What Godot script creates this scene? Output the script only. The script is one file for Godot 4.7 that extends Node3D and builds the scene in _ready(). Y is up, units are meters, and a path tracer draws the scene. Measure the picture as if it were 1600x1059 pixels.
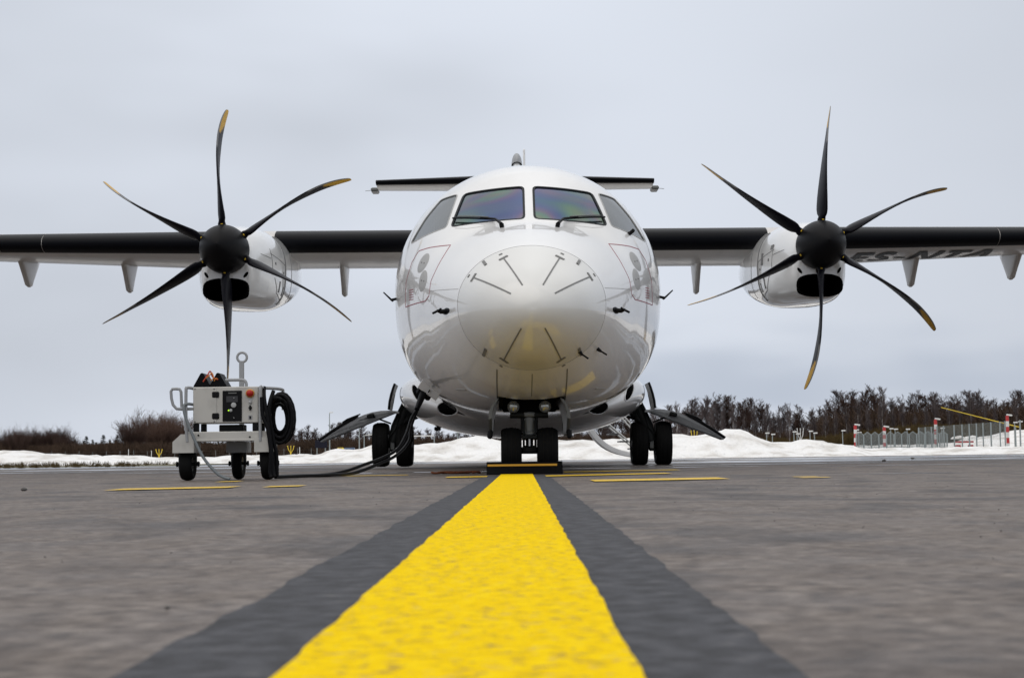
extends Node3D
# A white twin-engine turboprop parked nose-on over a yellow stand line, under an overcast winter sky.
# World: camera at the origin looking along -Z; metres. Aircraft axes: x to the picture's right, y up, z = -(metres aft of the nose tip).

var M := {}
var rng := RandomNumberGenerator.new()
var used_names := {}

# ------------------------------------------------------------------ mesh builder
class MB:
	var v := PackedVector3Array()
	var n := PackedVector3Array()
	var c := PackedColorArray()
	var i := PackedInt32Array()
	var fixed := PackedInt32Array()
	var colored := false
	var col := Color(1, 1, 1)
	func vert(p: Vector3, nn: Vector3) -> int:
		v.append(p)
		n.append(nn)
		c.append(col)
		return v.size() - 1
	func face(pts: Array, away = null) -> void:
		var nn: Vector3 = Vector3.ZERO
		for k in range(1, pts.size() - 1):
			nn += (pts[k] - pts[0]).cross(pts[k + 1] - pts[0])
		nn = nn.normalized()
		if away != null:
			var m := Vector3.ZERO
			for p in pts:
				m += p
			m /= pts.size()
			if nn.dot(m - away) < 0:
				nn = -nn
		var b := v.size()
		for p in pts:
			vert(p, nn)
		for k in range(1, pts.size() - 1):
			i.append(b)
			i.append(b + k)
			i.append(b + k + 1)
	func grid(rows: Array, close_u := false) -> void:
		var nr := rows.size()
		var nc: int = rows[0].size()
		var b := v.size()
		var acc := PackedVector3Array()
		acc.resize(nr * nc)
		var last := nc if close_u else nc - 1
		for r in nr - 1:
			for k in last:
				var k2 := (k + 1) % nc
				var p0: Vector3 = rows[r][k]
				var p1: Vector3 = rows[r][k2]
				var p2: Vector3 = rows[r + 1][k2]
				var p3: Vector3 = rows[r + 1][k]
				var nn := (p2 - p0).cross(p3 - p1)
				acc[r * nc + k] += nn
				acc[r * nc + k2] += nn
				acc[(r + 1) * nc + k2] += nn
				acc[(r + 1) * nc + k] += nn
				for q in [r * nc + k, (r + 1) * nc + k2, r * nc + k2, r * nc + k, (r + 1) * nc + k, (r + 1) * nc + k2]:
					fixed.append(b + q)
		for r in nr:
			for k in nc:
				vert(rows[r][k], acc[r * nc + k].normalized())
	func box(ctr: Vector3, size: Vector3, basis := Basis.IDENTITY, bevel := 0.0) -> void:
		var h := size * 0.5
		var bv: float = minf(bevel, minf(h.x, minf(h.y, h.z)) * 0.9)
		var P := func(sx: int, sy: int, sz: int, a: int) -> Vector3:
			var q := Vector3(sx * (h.x - (0.0 if a == 0 else bv)), sy * (h.y - (0.0 if a == 1 else bv)), sz * (h.z - (0.0 if a == 2 else bv)))
			return ctr + basis * q
		for s in [-1, 1]:
			face([P.call(s, -1, -1, 0), P.call(s, 1, -1, 0), P.call(s, 1, 1, 0), P.call(s, -1, 1, 0)], ctr)
			face([P.call(-1, s, -1, 1), P.call(1, s, -1, 1), P.call(1, s, 1, 1), P.call(-1, s, 1, 1)], ctr)
			face([P.call(-1, -1, s, 2), P.call(1, -1, s, 2), P.call(1, 1, s, 2), P.call(-1, 1, s, 2)], ctr)
		if bv > 0.0:
			for s in [-1, 1]:
				for t in [-1, 1]:
					face([P.call(s, t, -1, 0), P.call(s, t, -1, 1), P.call(s, t, 1, 1), P.call(s, t, 1, 0)], ctr)
					face([P.call(s, -1, t, 0), P.call(s, -1, t, 2), P.call(s, 1, t, 2), P.call(s, 1, t, 0)], ctr)
					face([P.call(-1, s, t, 1), P.call(-1, s, t, 2), P.call(1, s, t, 2), P.call(1, s, t, 1)], ctr)
					for u in [-1, 1]:
						face([P.call(s, t, u, 0), P.call(s, t, u, 1), P.call(s, t, u, 2)], ctr)
	func tube(path: Array, rad, sides := 8, caps := true, closed := false) -> void:
		var rows := []
		var m := path.size()
		var up := Vector3.UP
		for k in m:
			var a: Vector3 = path[(k - 1 + m) % m] if closed else path[maxi(k - 1, 0)]
			var b: Vector3 = path[(k + 1) % m] if closed else path[mini(k + 1, m - 1)]
			var t := (b - a).normalized()
			if k == 0:
				up = Vector3.UP if absf(t.y) < 0.9 else Vector3.RIGHT
			var e1 := (up - t * up.dot(t)).normalized()
			up = e1
			var e2 := t.cross(e1)
			var r: float = rad[k] if rad is Array else rad
			var row := PackedVector3Array()
			for s in sides:
				var ang := TAU * s / sides
				row.append(path[k] + (e1 * cos(ang) + e2 * sin(ang)) * r)
			rows.append(row)
		if closed:
			rows.append(rows[0])
		grid(rows, true)
		if caps and not closed:
			face(Array(rows[0]), path[1])
			face(Array(rows[m - 1]), path[m - 2])
	func lathe(prof: Array, org: Vector3, basis := Basis.IDENTITY, segs := 24) -> void:
		# prof: [radius, height along basis.y]
		var rows := []
		for q in prof:
			var row := PackedVector3Array()
			for s in segs:
				var a := TAU * s / segs
				row.append(org + basis * Vector3(q[0] * cos(a), q[1], q[0] * sin(a)))
			rows.append(row)
		grid(rows, true)
	func twig(a: Vector3, b: Vector3, ra: float, rb: float) -> void:
		var t := (b - a).normalized()
		var up := Vector3.UP if absf(t.y) < 0.9 else Vector3.RIGHT
		var e1 := (up - t * up.dot(t)).normalized()
		var e2 := t.cross(e1)
		var s := v.size()
		for k in 3:
			var d := e1 * cos(TAU * k / 3.0) + e2 * sin(TAU * k / 3.0)
			vert(a + d * ra, d)
			vert(b + d * rb, d)
		for k in 3:
			var k2 := (k + 1) % 3
			for q in [k * 2, k2 * 2, k2 * 2 + 1, k * 2, k2 * 2 + 1, k * 2 + 1]:
				i.append(s + q)
	func mesh() -> ArrayMesh:
		for t in range(0, i.size(), 3):
			var a := i[t]
			var b := i[t + 1]
			var cc := i[t + 2]
			if (v[cc] - v[a]).cross(v[b] - v[a]).dot(n[a] + n[b] + n[cc]) < 0:
				i[t + 1] = cc
				i[t + 2] = b
		i.append_array(fixed)
		var arr := []
		arr.resize(Mesh.ARRAY_MAX)
		arr[Mesh.ARRAY_VERTEX] = v
		arr[Mesh.ARRAY_NORMAL] = n
		if colored:
			arr[Mesh.ARRAY_COLOR] = c
		arr[Mesh.ARRAY_INDEX] = i
		var am := ArrayMesh.new()
		am.add_surface_from_arrays(Mesh.PRIMITIVE_TRIANGLES, arr)
		return am

# ------------------------------------------------------------------ lofted bodies
class Loft:
	var S := []
	var W := []
	var T := []
	var B := []
	var Y := []
	var NU := []
	var ND := []
	var x0 := 0.0
	var d0 := 0.0
	func ip(A: Array, d: float) -> float:
		var t := sqrt(maxf(d - d0, 0.0))
		var k := 0
		while k < S.size() - 2 and sqrt(S[k + 1]) < t:
			k += 1
		var s0 := sqrt(S[k])
		var h := sqrt(S[k + 1]) - s0
		var u := clampf((t - s0) / h, 0.0, 1.0)
		var u2 := u * u
		var u3 := u2 * u
		return (2 * u3 - 3 * u2 + 1) * A[k] + (u3 - 2 * u2 + u) * h * sl(A, k) + (3 * u2 - 2 * u3) * A[k + 1] + (u3 - u2) * h * sl(A, k + 1)
	func sl(A: Array, j: int) -> float:
		if j == 0:
			return (A[1] - A[0]) / (sqrt(S[1]) - sqrt(S[0]))
		if j == S.size() - 1:
			return 0.0
		var a: float = (A[j] - A[j - 1]) / (sqrt(S[j]) - sqrt(S[j - 1]))
		var b: float = (A[j + 1] - A[j]) / (sqrt(S[j + 1]) - sqrt(S[j]))
		return 0.0 if a * b <= 0.0 else 2.0 * a * b / (a + b)
	func f(x: float, y: float, d: float) -> float:
		var w := maxf(ip(W, d), 1e-5)
		var yc := ip(Y, d)
		var nn := ip(NU, d) if y >= yc else ip(ND, d)
		var h := maxf(ip(T, d) - yc if y >= yc else yc - ip(B, d), 1e-5)
		return pow(absf(x - x0) / w, nn) + pow(absf(y - yc) / h, nn)
	func hit(x: float, y: float) -> float:
		var lo: float = d0
		var hi: float = d0 + S[S.size() - 1]
		# first crossing, then bisection
		var st := 0.05
		var d: float = lo
		while d < hi and f(x, y, d) > 1.0:
			d += st
		lo = maxf(d - st, d0)
		hi = d
		for k in 22:
			var m := (lo + hi) * 0.5
			if f(x, y, m) > 1.0:
				lo = m
			else:
				hi = m
		return (lo + hi) * 0.5
	func normal(x: float, y: float, d: float) -> Vector3:
		var e := 0.002
		var gx := f(x + e, y, d) - f(x - e, y, d)
		var gy := f(x, y + e, d) - f(x, y - e, d)
		var gd := (f(x, y, d + e) - f(x, y, maxf(d - e, d0 + 1e-5)))
		return Vector3(gx, gy, -gd).normalized()
	func ring(d: float, segs: int) -> PackedVector3Array:
		var w := ip(W, d)
		var yc := ip(Y, d)
		var up := ip(T, d) - yc
		var dn := yc - ip(B, d)
		var nu := ip(NU, d)
		var nd := ip(ND, d)
		var out := PackedVector3Array()
		for k in segs:
			var a := TAU * k / segs
			var ct := cos(a)
			var st := sin(a)
			var nn := nu if st >= 0 else nd
			out.append(Vector3(x0 + w * signf(ct) * pow(absf(ct), 2.0 / nn), yc + (up if st >= 0 else dn) * signf(st) * pow(absf(st), 2.0 / nn), -d))
		return out

func cut_half(poly: Array, mode: int, a: Vector2, b: Vector2) -> Array:
	var ins := []
	var outs := []
	var m := poly.size()
	for k in m:
		var p: Vector3 = poly[k]
		var q: Vector3 = poly[(k + 1) % m]
		var p2 := Vector2(p.x, p.y if mode == 0 else -p.z)
		var q2 := Vector2(q.x, q.y if mode == 0 else -q.z)
		var sp := (b - a).cross(p2 - a)
		var sq := (b - a).cross(q2 - a)
		if sp >= 0:
			ins.append(p)
		else:
			outs.append(p)
		if (sp >= 0) != (sq >= 0):
			var x := p.lerp(q, sp / (sp - sq))
			ins.append(x)
			outs.append(x)
	return [ins, outs]

func add_poly(mb: MB, L: Loft, poly: Array, off: float) -> void:
	if poly.size() < 3:
		return
	var b := mb.v.size()
	for p in poly:
		var nn := L.normal(p.x, p.y, -p.z)
		mb.vert(p + nn * off, nn)
	for k in range(1, poly.size() - 1):
		mb.i.append(b)
		mb.i.append(b + k)
		mb.i.append(b + k + 1)

# shell of a loft between stations; cuts are convex openings {poly, mode (0: x,y  1: x,aft), lo, hi (y range), d0, d1}
func loft_shell(L: Loft, ds: Array, segs: int, cuts: Array) -> Array:
	var sh := MB.new()
	var panes := []
	for cdef in cuts:
		panes.append(MB.new())
	var rings := []
	for d in ds:
		rings.append(L.ring(d, segs))
	var base := sh.v.size()
	for r in rings.size():
		for p in rings[r]:
			sh.vert(p, L.normal(p.x, p.y, maxf(ds[r], L.d0 + 0.003)))
	for r in rings.size() - 1:
		for k in segs:
			var k2 := (k + 1) % segs
			for tri in [[[r, k], [r, k2], [r + 1, k2]], [[r, k], [r + 1, k2], [r + 1, k]]]:
				var pts := []
				for q in tri:
					pts.append(rings[q[0]][q[1]])
				var work := [pts]
				var touched := false
				for ci in cuts.size():
					var cd: Dictionary = cuts[ci]
					if -pts[0].z < cd.d0 - 0.2 or -pts[0].z > cd.d1 + 0.2 or pts[0].y < cd.lo or pts[0].y > cd.hi:
						continue
					var bb := Rect2(cd.poly[0], Vector2.ZERO)
					for q in cd.poly:
						bb = bb.expand(q)
					var tb := Rect2(Vector2(pts[0].x, pts[0].y if cd.mode == 0 else -pts[0].z), Vector2.ZERO)
					for p in pts:
						tb = tb.expand(Vector2(p.x, p.y if cd.mode == 0 else -p.z))
					if not bb.intersects(tb):
						continue
					touched = true
					var next := []
					for piece in work:
						var rest: Array = piece
						var m: int = cd.poly.size()
						for e in m:
							var res := cut_half(rest, cd.mode, cd.poly[e], cd.poly[(e + 1) % m])
							if res[1].size() >= 3:
								next.append(res[1])
							rest = res[0]
							if rest.size() < 3:
								break
						if rest.size() >= 3:
							add_poly(panes[ci], L, rest, -0.008)
					work = next
				if not touched:
					for q in tri:
						sh.i.append(base + q[0] * segs + q[1])
				else:
					for piece in work:
						add_poly(sh, L, piece, 0.0)
	return [sh, panes]

func round_poly(pts: Array, rad: float, steps := 3) -> Array:
	var out := []
	var m := pts.size()
	for k in m:
		var p: Vector2 = pts[k]
		var a: Vector2 = pts[(k - 1 + m) % m]
		var b: Vector2 = pts[(k + 1) % m]
		var ra := minf(rad, p.distance_to(a) * 0.4)
		var rb := minf(rad, p.distance_to(b) * 0.4)
		var s := p.move_toward(a, ra)
		var e := p.move_toward(b, rb)
		for q in steps + 1:
			var u := float(q) / steps
			out.append(s.lerp(p, u).lerp(p.lerp(e, u), u))
	var area := 0.0
	for k in out.size():
		area += out[k].cross(out[(k + 1) % out.size()])
	if area < 0:
		out.reverse()
	return out

func mirrored(pts: Array) -> Array:
	var out := []
	for p in pts:
		out.append(Vector2(-p.x, p.y))
	return out

func subdivide(pts: Array, closed: bool, step := 0.04) -> Array:
	var out := []
	var m := pts.size()
	for k in (m if closed else m - 1):
		var a: Vector2 = pts[k]
		var b: Vector2 = pts[(k + 1) % m]
		var cnt := maxi(1, int(ceil(a.distance_to(b) / step)))
		for q in cnt:
			out.append(a.lerp(b, float(q) / cnt))
	if not closed:
		out.append(pts[m - 1])
	return out

# a raised strip that follows the surface along (x, y) points
func ribbon(mb: MB, L: Loft, pts: Array, width: float, height: float, closed := false, shift := 0.0) -> void:
	var q := subdivide(pts, closed)
	var P := []
	var N := []
	for p in q:
		var d := L.hit(p.x, p.y)
		P.append(Vector3(p.x, p.y, -d))
		N.append(L.normal(p.x, p.y, d))
	var m := P.size()
	var secs := []
	for k in m:
		var t: Vector3
		if closed:
			t = P[(k + 1) % m] - P[(k - 1 + m) % m]
		else:
			t = P[mini(k + 1, m - 1)] - P[maxi(k - 1, 0)]
		var s: Vector3 = N[k].cross(t.normalized()).normalized()
		var o: Vector3 = P[k] + s * shift
		secs.append([o - s * width * 0.5 - N[k] * 0.006, o - s * width * 0.5 + N[k] * height, o + s * width * 0.5 + N[k] * height, o + s * width * 0.5 - N[k] * 0.006])
	for k in (m if closed else m - 1):
		var a: Array = secs[k]
		var b: Array = secs[(k + 1) % m]
		for e in 3:
			mb.face([a[e], a[e + 1], b[e + 1], b[e]], (P[k] - N[k] * 0.05))

func patch(mb: MB, L: Loft, poly: Array, off: float, rings := 4) -> void:
	var ctr := Vector2.ZERO
	for p in poly:
		ctr += p
	ctr /= poly.size()
	var rows := []
	for r in rings + 1:
		var row := PackedVector3Array()
		for p in poly:
			var q := ctr.lerp(p, maxf(float(r) / rings, 0.02))
			var d := L.hit(q.x, q.y)
			row.append(Vector3(q.x, q.y, -d) + L.normal(q.x, q.y, d) * (off if r < rings else 0.0))
		rows.append(row)
	mb.grid(rows, true)

func ellipse(cx: float, cy: float, rx: float, ry: float, tilt := 0.0, cnt := 28) -> Array:
	var out := []
	for k in cnt:
		out.append(Vector2(cx, cy) + Vector2(rx * cos(TAU * k / cnt), ry * sin(TAU * k / cnt)).rotated(tilt))
	return out

# ------------------------------------------------------------------ nodes and labels
func numbered(called: String) -> String:
	var k: int = used_names.get(called, 0)
	used_names[called] = k + 1
	return called if k == 0 else "%s_%03d" % [called, k]

func tag(o: Node, label: String, category := "", group := "", kind := "") -> Node:
	if label:
		o.set_meta("label", label)
	if category:
		o.set_meta("category", category)
	if group:
		o.set_meta("group", group)
	if kind:
		o.set_meta("kind", kind)
	return o

func thing(called: String, at := Vector3.ZERO, turn := 0.0) -> Node3D:
	var o := Node3D.new()
	o.name = numbered(called)
	o.position = at
	o.rotation.y = turn
	add_child(o)
	return o

func part(mb: MB, called: String, mat: Material, parent: Node) -> MeshInstance3D:
	return put(mb.mesh(), called, mat, parent)

func put(mesh: Mesh, called: String, mat: Material, parent: Node) -> MeshInstance3D:
	var o := MeshInstance3D.new()
	o.mesh = mesh
	o.material_override = mat
	o.name = numbered(called) if parent == self else called
	parent.add_child(o, true)
	return o

func structure(mb: MB, called: String, mat: Material) -> MeshInstance3D:
	var o := part(mb, called, mat, self)
	o.set_meta("kind", "structure")
	return o

# ------------------------------------------------------------------ materials
func lin(r: float, g: float, b: float) -> Color:
	return Color(r, g, b).linear_to_srgb()

func noise_tex(sd: int, freq: float, oct: int, stops: Array, size := 512, kind := FastNoiseLite.TYPE_SIMPLEX_SMOOTH) -> NoiseTexture2D:
	var nz := FastNoiseLite.new()
	nz.seed = sd
	nz.noise_type = kind
	nz.frequency = freq
	nz.fractal_octaves = oct
	if oct == 1:
		nz.fractal_type = FastNoiseLite.FRACTAL_NONE
	var t := NoiseTexture2D.new()
	t.width = size
	t.height = size
	t.seamless = true
	t.noise = nz
	if stops:
		var g := Gradient.new()
		var off := PackedFloat32Array()
		var cl := PackedColorArray()
		for s in stops:
			off.append(s[0])
			cl.append(s[1])
		g.offsets = off
		g.colors = cl
		t.color_ramp = g
	return t

func mat(called: String, color: Color, rough := 0.5, metal := 0.0) -> StandardMaterial3D:
	var m := StandardMaterial3D.new()
	m.resource_name = called
	m.albedo_color = color
	m.roughness = rough
	m.metallic = metal
	if color.get_luminance() < 0.28:
		m.metallic_specular = 0.22
	M[called] = m
	return m

func world_tex(m: StandardMaterial3D, t: Texture2D, tile: float) -> void:
	m.albedo_texture = t
	m.uv1_triplanar = true
	m.uv1_world_triplanar = true
	m.uv1_scale = Vector3.ONE / tile

func make_materials() -> void:
	var g := func(v: float) -> Color: return lin(v, v, v)
	var grime := noise_tex(5, 0.006, 5, [[0.0, g.call(0.80)], [0.45, g.call(0.97)], [1.0, Color(1, 1, 1)]])
	var m := mat("white_paint", lin(0.80, 0.80, 0.79), 0.30)
	m.clearcoat_enabled = true
	m.clearcoat = 1.0
	m.clearcoat_roughness = 0.04
	m.albedo_texture = grime
	m.uv1_triplanar = true
	m.uv1_scale = Vector3(0.35, 0.35, 0.12)
	m = mat("radome_paint", lin(0.68, 0.68, 0.655), 0.34)
	m.clearcoat_enabled = true
	m.clearcoat = 1.0
	m.clearcoat_roughness = 0.05
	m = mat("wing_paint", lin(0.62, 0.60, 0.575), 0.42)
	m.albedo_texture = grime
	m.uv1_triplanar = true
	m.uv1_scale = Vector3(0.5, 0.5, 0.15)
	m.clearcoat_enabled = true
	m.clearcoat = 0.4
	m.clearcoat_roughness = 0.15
	m = mat("seam", lin(0.16, 0.16, 0.16), 0.6)
	mat("fine_seam", lin(0.38, 0.37, 0.36), 0.6)
	mat("red_line", lin(0.30, 0.05, 0.07), 0.5)
	mat("strip_grey", lin(0.17, 0.17, 0.165), 0.5)
	mat("hatch_grey", lin(0.36, 0.36, 0.35), 0.45)
	mat("rubber_boot", lin(0.004, 0.0045, 0.0065), 0.38).metallic_specular = 0.22
	mat("tyre", lin(0.006, 0.006, 0.006), 0.7).metallic_specular = 0.22
	mat("tyre_worn", lin(0.011, 0.0105, 0.010), 0.8).metallic_specular = 0.2
	mat("gear_dark", lin(0.012, 0.013, 0.013), 0.45)
	mat("gear_grey", lin(0.13, 0.135, 0.13), 0.4)
	mat("chrome", lin(0.6, 0.6, 0.6), 0.18, 1.0)
	mat("bare_metal", lin(0.42, 0.42, 0.42), 0.35, 0.9)
	mat("black_plastic", lin(0.008, 0.008, 0.009), 0.45)
	mat("inlet_black", lin(0.003, 0.003, 0.003), 0.8).metallic_specular = 0.05
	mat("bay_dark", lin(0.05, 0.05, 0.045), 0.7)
	m = mat("blade", Color(1, 1, 1), 0.42)
	m.metallic_specular = 0.28
	m.vertex_color_use_as_albedo = true
	m = mat("spinner_black", lin(0.006, 0.006, 0.007), 0.42)
	mat("mark_yellow", lin(0.70, 0.46, 0.03), 0.5)
	mat("lens_glass", lin(0.34, 0.34, 0.31), 0.12, 0.6)
	mat("tail_grey", lin(0.33, 0.34, 0.35), 0.5)
	# heated windscreen: interference colours of the metal coating
	m = mat("windscreen", Color(1, 1, 1, 0.92), 0.10, 0.85)
	m.transparency = BaseMaterial3D.TRANSPARENCY_ALPHA
	m.albedo_texture = noise_tex(41, 0.0065, 2, [[0.0, lin(0.20, 0.13, 0.09)], [0.26, lin(0.10, 0.20, 0.13)], [0.40, lin(0.055, 0.13, 0.17)], [0.52, lin(0.05, 0.09, 0.21)], [0.64, lin(0.08, 0.085, 0.20)], [0.72, lin(0.15, 0.10, 0.17)], [0.82, lin(0.09, 0.20, 0.15)], [1.0, lin(0.20, 0.16, 0.10)]], 256)
	m.uv1_triplanar = true
	m.uv1_scale = Vector3(0.55, 0.85, 0.6)
	m = mat("side_glass", Color(lin(0.17, 0.19, 0.20), 0.62), 0.05)
	m.transparency = BaseMaterial3D.TRANSPARENCY_ALPHA
	mat("window_seal", lin(0.022, 0.024, 0.026), 0.5)
	mat("cockpit_dark", lin(0.03, 0.03, 0.032), 0.8)
	mat("paper", lin(0.7, 0.72, 0.72), 0.8)
	# ground
	var asphalt := noise_tex(11, 0.03, 6, [[0.0, lin(0.03, 0.022, 0.018)], [0.3, lin(0.093, 0.073, 0.061)], [0.45, lin(0.122, 0.099, 0.085)], [0.58, lin(0.140, 0.116, 0.101)], [0.75, lin(0.185, 0.157, 0.139)], [1.0, lin(0.34, 0.30, 0.27)]], 1024)
	var patches := noise_tex(12, 0.008, 5, [[0.0, Color(0.50, 0.50, 0.53)], [0.3, Color(0.78, 0.77, 0.77)], [0.45, Color(0.95, 0.94, 0.93)], [0.6, Color(1, 0.99, 0.97)], [1.0, Color(0.70, 0.67, 0.66)]], 1024)
	var bumps := noise_tex(13, 0.14, 4, [], 1024)
	m = mat("asphalt", Color(1, 1, 1), 0.62)
	world_tex(m, asphalt, 1.7)
	m.heightmap_enabled = true
	m.heightmap_texture = bumps
	m.heightmap_scale = 0.35
	m.detail_enabled = true
	m.detail_blend_mode = BaseMaterial3D.BLEND_MODE_MUL
	m.detail_albedo = patches
	m.detail_uv_layer = BaseMaterial3D.DETAIL_UV_2
	m.uv2_triplanar = true
	m.uv2_world_triplanar = true
	m.uv2_scale = Vector3(0.16, 0.16, 0.10)
	var r2 := noise_tex(15, 0.012, 4, [[0.0, g.call(0.50)], [0.5, g.call(0.72)], [1.0, Color(1, 1, 1)]], 512)
	m.roughness = 0.70
	m.roughness_texture = r2
	m = mat("dark_sealer", Color(1, 1, 1), 0.75)
	m.metallic_specular = 0.4
	world_tex(m, noise_tex(16, 0.02, 6, [[0.0, lin(0.016, 0.016, 0.018)], [0.35, lin(0.034, 0.034, 0.038)], [0.55, lin(0.048, 0.049, 0.056)], [0.8, lin(0.068, 0.068, 0.076)], [1.0, lin(0.13, 0.125, 0.12)]], 1024), 1.3)
	m.heightmap_enabled = true
	m.heightmap_texture = bumps
	m.heightmap_scale = 0.22
	m = mat("yellow_paint", Color(1, 1, 1), 0.8)
	m.metallic_specular = 0.1
	world_tex(m, noise_tex(17, 0.025, 5, [[0.0, lin(0.28, 0.22, 0.11)], [0.16, lin(0.60, 0.42, 0.03)], [0.35, lin(0.84, 0.56, 0.003)], [0.7, lin(0.92, 0.65, 0.004)], [0.9, lin(0.86, 0.62, 0.03)], [1.0, lin(0.55, 0.46, 0.2)]], 1024), 0.9)
	m.heightmap_enabled = true
	m.heightmap_texture = bumps
	m.heightmap_scale = 0.22
	m.detail_enabled = true
	m.detail_blend_mode = BaseMaterial3D.BLEND_MODE_MIX
	m.detail_albedo = noise_tex(19, 0.035, 3, [[0.0, Color(0.5, 0.42, 0.34, 0.75)], [0.20, Color(0.55, 0.45, 0.33, 0.55)], [0.26, Color(0.62, 0.50, 0.2, 0.0)], [0.72, Color(0.6, 0.5, 0.4, 0.0)], [0.80, Color(0.72, 0.62, 0.45, 0.35)], [1.0, Color(0.7, 0.62, 0.5, 0.6)]], 1024)
	m.detail_uv_layer = BaseMaterial3D.DETAIL_UV_2
	m.uv2_triplanar = true
	m.uv2_world_triplanar = true
	m.uv2_scale = Vector3(0.75, 0.75, 0.75)
	m = mat("thin_yellow", Color(1, 1, 1), 0.55)
	world_tex(m, noise_tex(18, 0.05, 4, [[0.0, lin(0.3, 0.2, 0.05)], [0.4, lin(0.72, 0.46, 0.01)], [1.0, lin(0.85, 0.58, 0.02)]], 512), 0.8)
	m = mat("wet_film", lin(0.085, 0.083, 0.083), 0.16)
	m = mat("snow", Color(1, 1, 1), 0.9)
	world_tex(m, noise_tex(21, 0.01, 6, [[0.0, lin(0.46, 0.43, 0.39)], [0.32, lin(0.70, 0.68, 0.65)], [0.5, lin(0.84, 0.835, 0.82)], [1.0, lin(0.92, 0.92, 0.92)]], 512), 7.0)
	m.heightmap_enabled = true
	m.heightmap_texture = noise_tex(22, 0.03, 5, [], 512)
	m.heightmap_scale = 14.0
	m = mat("verge", Color(1, 1, 1), 0.95)
	world_tex(m, noise_tex(23, 0.04, 5, [[0.0, lin(0.05, 0.045, 0.025)], [0.5, lin(0.11, 0.10, 0.05)], [1.0, lin(0.20, 0.18, 0.12)]], 512), 3.0)
	# vegetation
	mat("bark_brown", lin(0.055, 0.040, 0.034), 0.9)
	mat("bark_pale", lin(0.34, 0.31, 0.285), 0.85)
	mat("twig_brown", lin(0.072, 0.046, 0.038), 0.9)
	mat("twig_red", lin(0.105, 0.060, 0.042), 0.9)
	mat("twig_grey", lin(0.098, 0.076, 0.074), 0.9)
	mat("scrub_olive", lin(0.088, 0.062, 0.026), 0.95)
	mat("scrub_brown", lin(0.072, 0.048, 0.034), 0.95)
	mat("needles", lin(0.016, 0.022, 0.017), 0.9)
	# cart and small things
	m = mat("cart_paint", lin(0.50, 0.49, 0.455), 0.45)
	m.albedo_texture = grime
	m.uv1_triplanar = true
	m.uv1_scale = Vector3(1.3, 1.3, 1.3)
	mat("tube_grey", lin(0.30, 0.31, 0.32), 0.45)
	mat("hose_grey", lin(0.16, 0.18, 0.19), 0.5)
	mat("cable_black", lin(0.004, 0.004, 0.005), 0.42)
	m = mat("red_lamp", lin(0.36, 0.012, 0.006), 0.15)
	m.clearcoat_enabled = true
	m.clearcoat = 0.4
	m.clearcoat_roughness = 0.1
	mat("amber", lin(0.55, 0.26, 0.03), 0.4)
	mat("panel_grey", lin(0.055, 0.055, 0.06), 0.4)
	mat("dial_white", lin(0.38, 0.39, 0.39), 0.4)
	m = mat("green_led", lin(0.3, 0.6, 0.02), 0.4)
	m.emission_enabled = true
	m.emission = Color(0.65, 0.9, 0.1)
	m.emission_energy_multiplier = 1.2
	mat("rope_red", lin(0.42, 0.045, 0.02), 0.8)
	mat("rope_dull", lin(0.13, 0.045, 0.022), 0.9)
	mat("rope_orange", lin(0.55, 0.20, 0.04), 0.8)
	mat("chock_stripe", lin(0.55, 0.28, 0.02), 0.6)
	mat("post_grey", lin(0.24, 0.27, 0.27), 0.6)
	mat("post_white", lin(0.62, 0.62, 0.60), 0.6)
	mat("post_red", lin(0.42, 0.03, 0.03), 0.6)
	mat("sign_yellow", lin(0.72, 0.52, 0.03), 0.6)
	mat("vehicle_blue", lin(0.05, 0.09, 0.16), 0.4)
	mat("dark_board", lin(0.012, 0.012, 0.02), 0.6)
	mat("stone", lin(0.10, 0.095, 0.09), 0.9)

# ------------------------------------------------------------------ aircraft
var fus: Loft
var PX := 4.06      # propeller axis off the centre line
var HUB_Y := 3.0
var HUB_D := 8.45

func fuselage_loft() -> Loft:
	var L := Loft.new()
	L.S = [0, 0.05, 0.15, 0.3, 0.5, 0.75, 1.0, 1.3, 1.6, 1.75, 2.0, 2.4, 2.6, 2.9, 3.2, 3.6, 4.2, 5, 17, 20, 23, 26, 27.4]
	L.W = [0, 0.17, 0.30, 0.43, 0.55, 0.66, 0.755, 0.86, 0.955, 1.0, 1.08, 1.19, 1.24, 1.31, 1.365, 1.41, 1.43, 1.43, 1.43, 1.33, 1.0, 0.5, 0.15]
	L.T = [1.42, 1.56, 1.67, 1.79, 1.91, 2.04, 2.14, 2.25, 2.35, 2.41, 2.57, 2.83, 2.94, 3.09, 3.19, 3.255, 3.29, 3.30, 3.30, 3.28, 3.24, 3.18, 3.05]
	L.B = [1.42, 1.29, 1.20, 1.10, 1.01, 0.93, 0.84, 0.74, 0.68, 0.665, 0.65, 0.635, 0.63, 0.625, 0.62, 0.62, 0.62, 0.62, 0.62, 0.85, 1.45, 2.15, 2.6]
	L.Y = [1.42, 1.43, 1.44, 1.46, 1.48, 1.52, 1.56, 1.62, 1.68, 1.71, 1.76, 1.81, 1.83, 1.86, 1.88, 1.9, 1.9, 1.9, 1.9, 2.0, 2.3, 2.65, 2.85]
	L.NU = []
	for k in L.S.size():
		L.NU.append(2.0)
	L.ND = [2, 2, 2, 2, 2, 2.05, 2.1, 2.2, 2.3, 2.35, 2.4, 2.5, 2.55, 2.6, 2.65, 2.7, 2.7, 2.7, 2.7, 2.5, 2.2, 2, 2]
	return L

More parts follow.
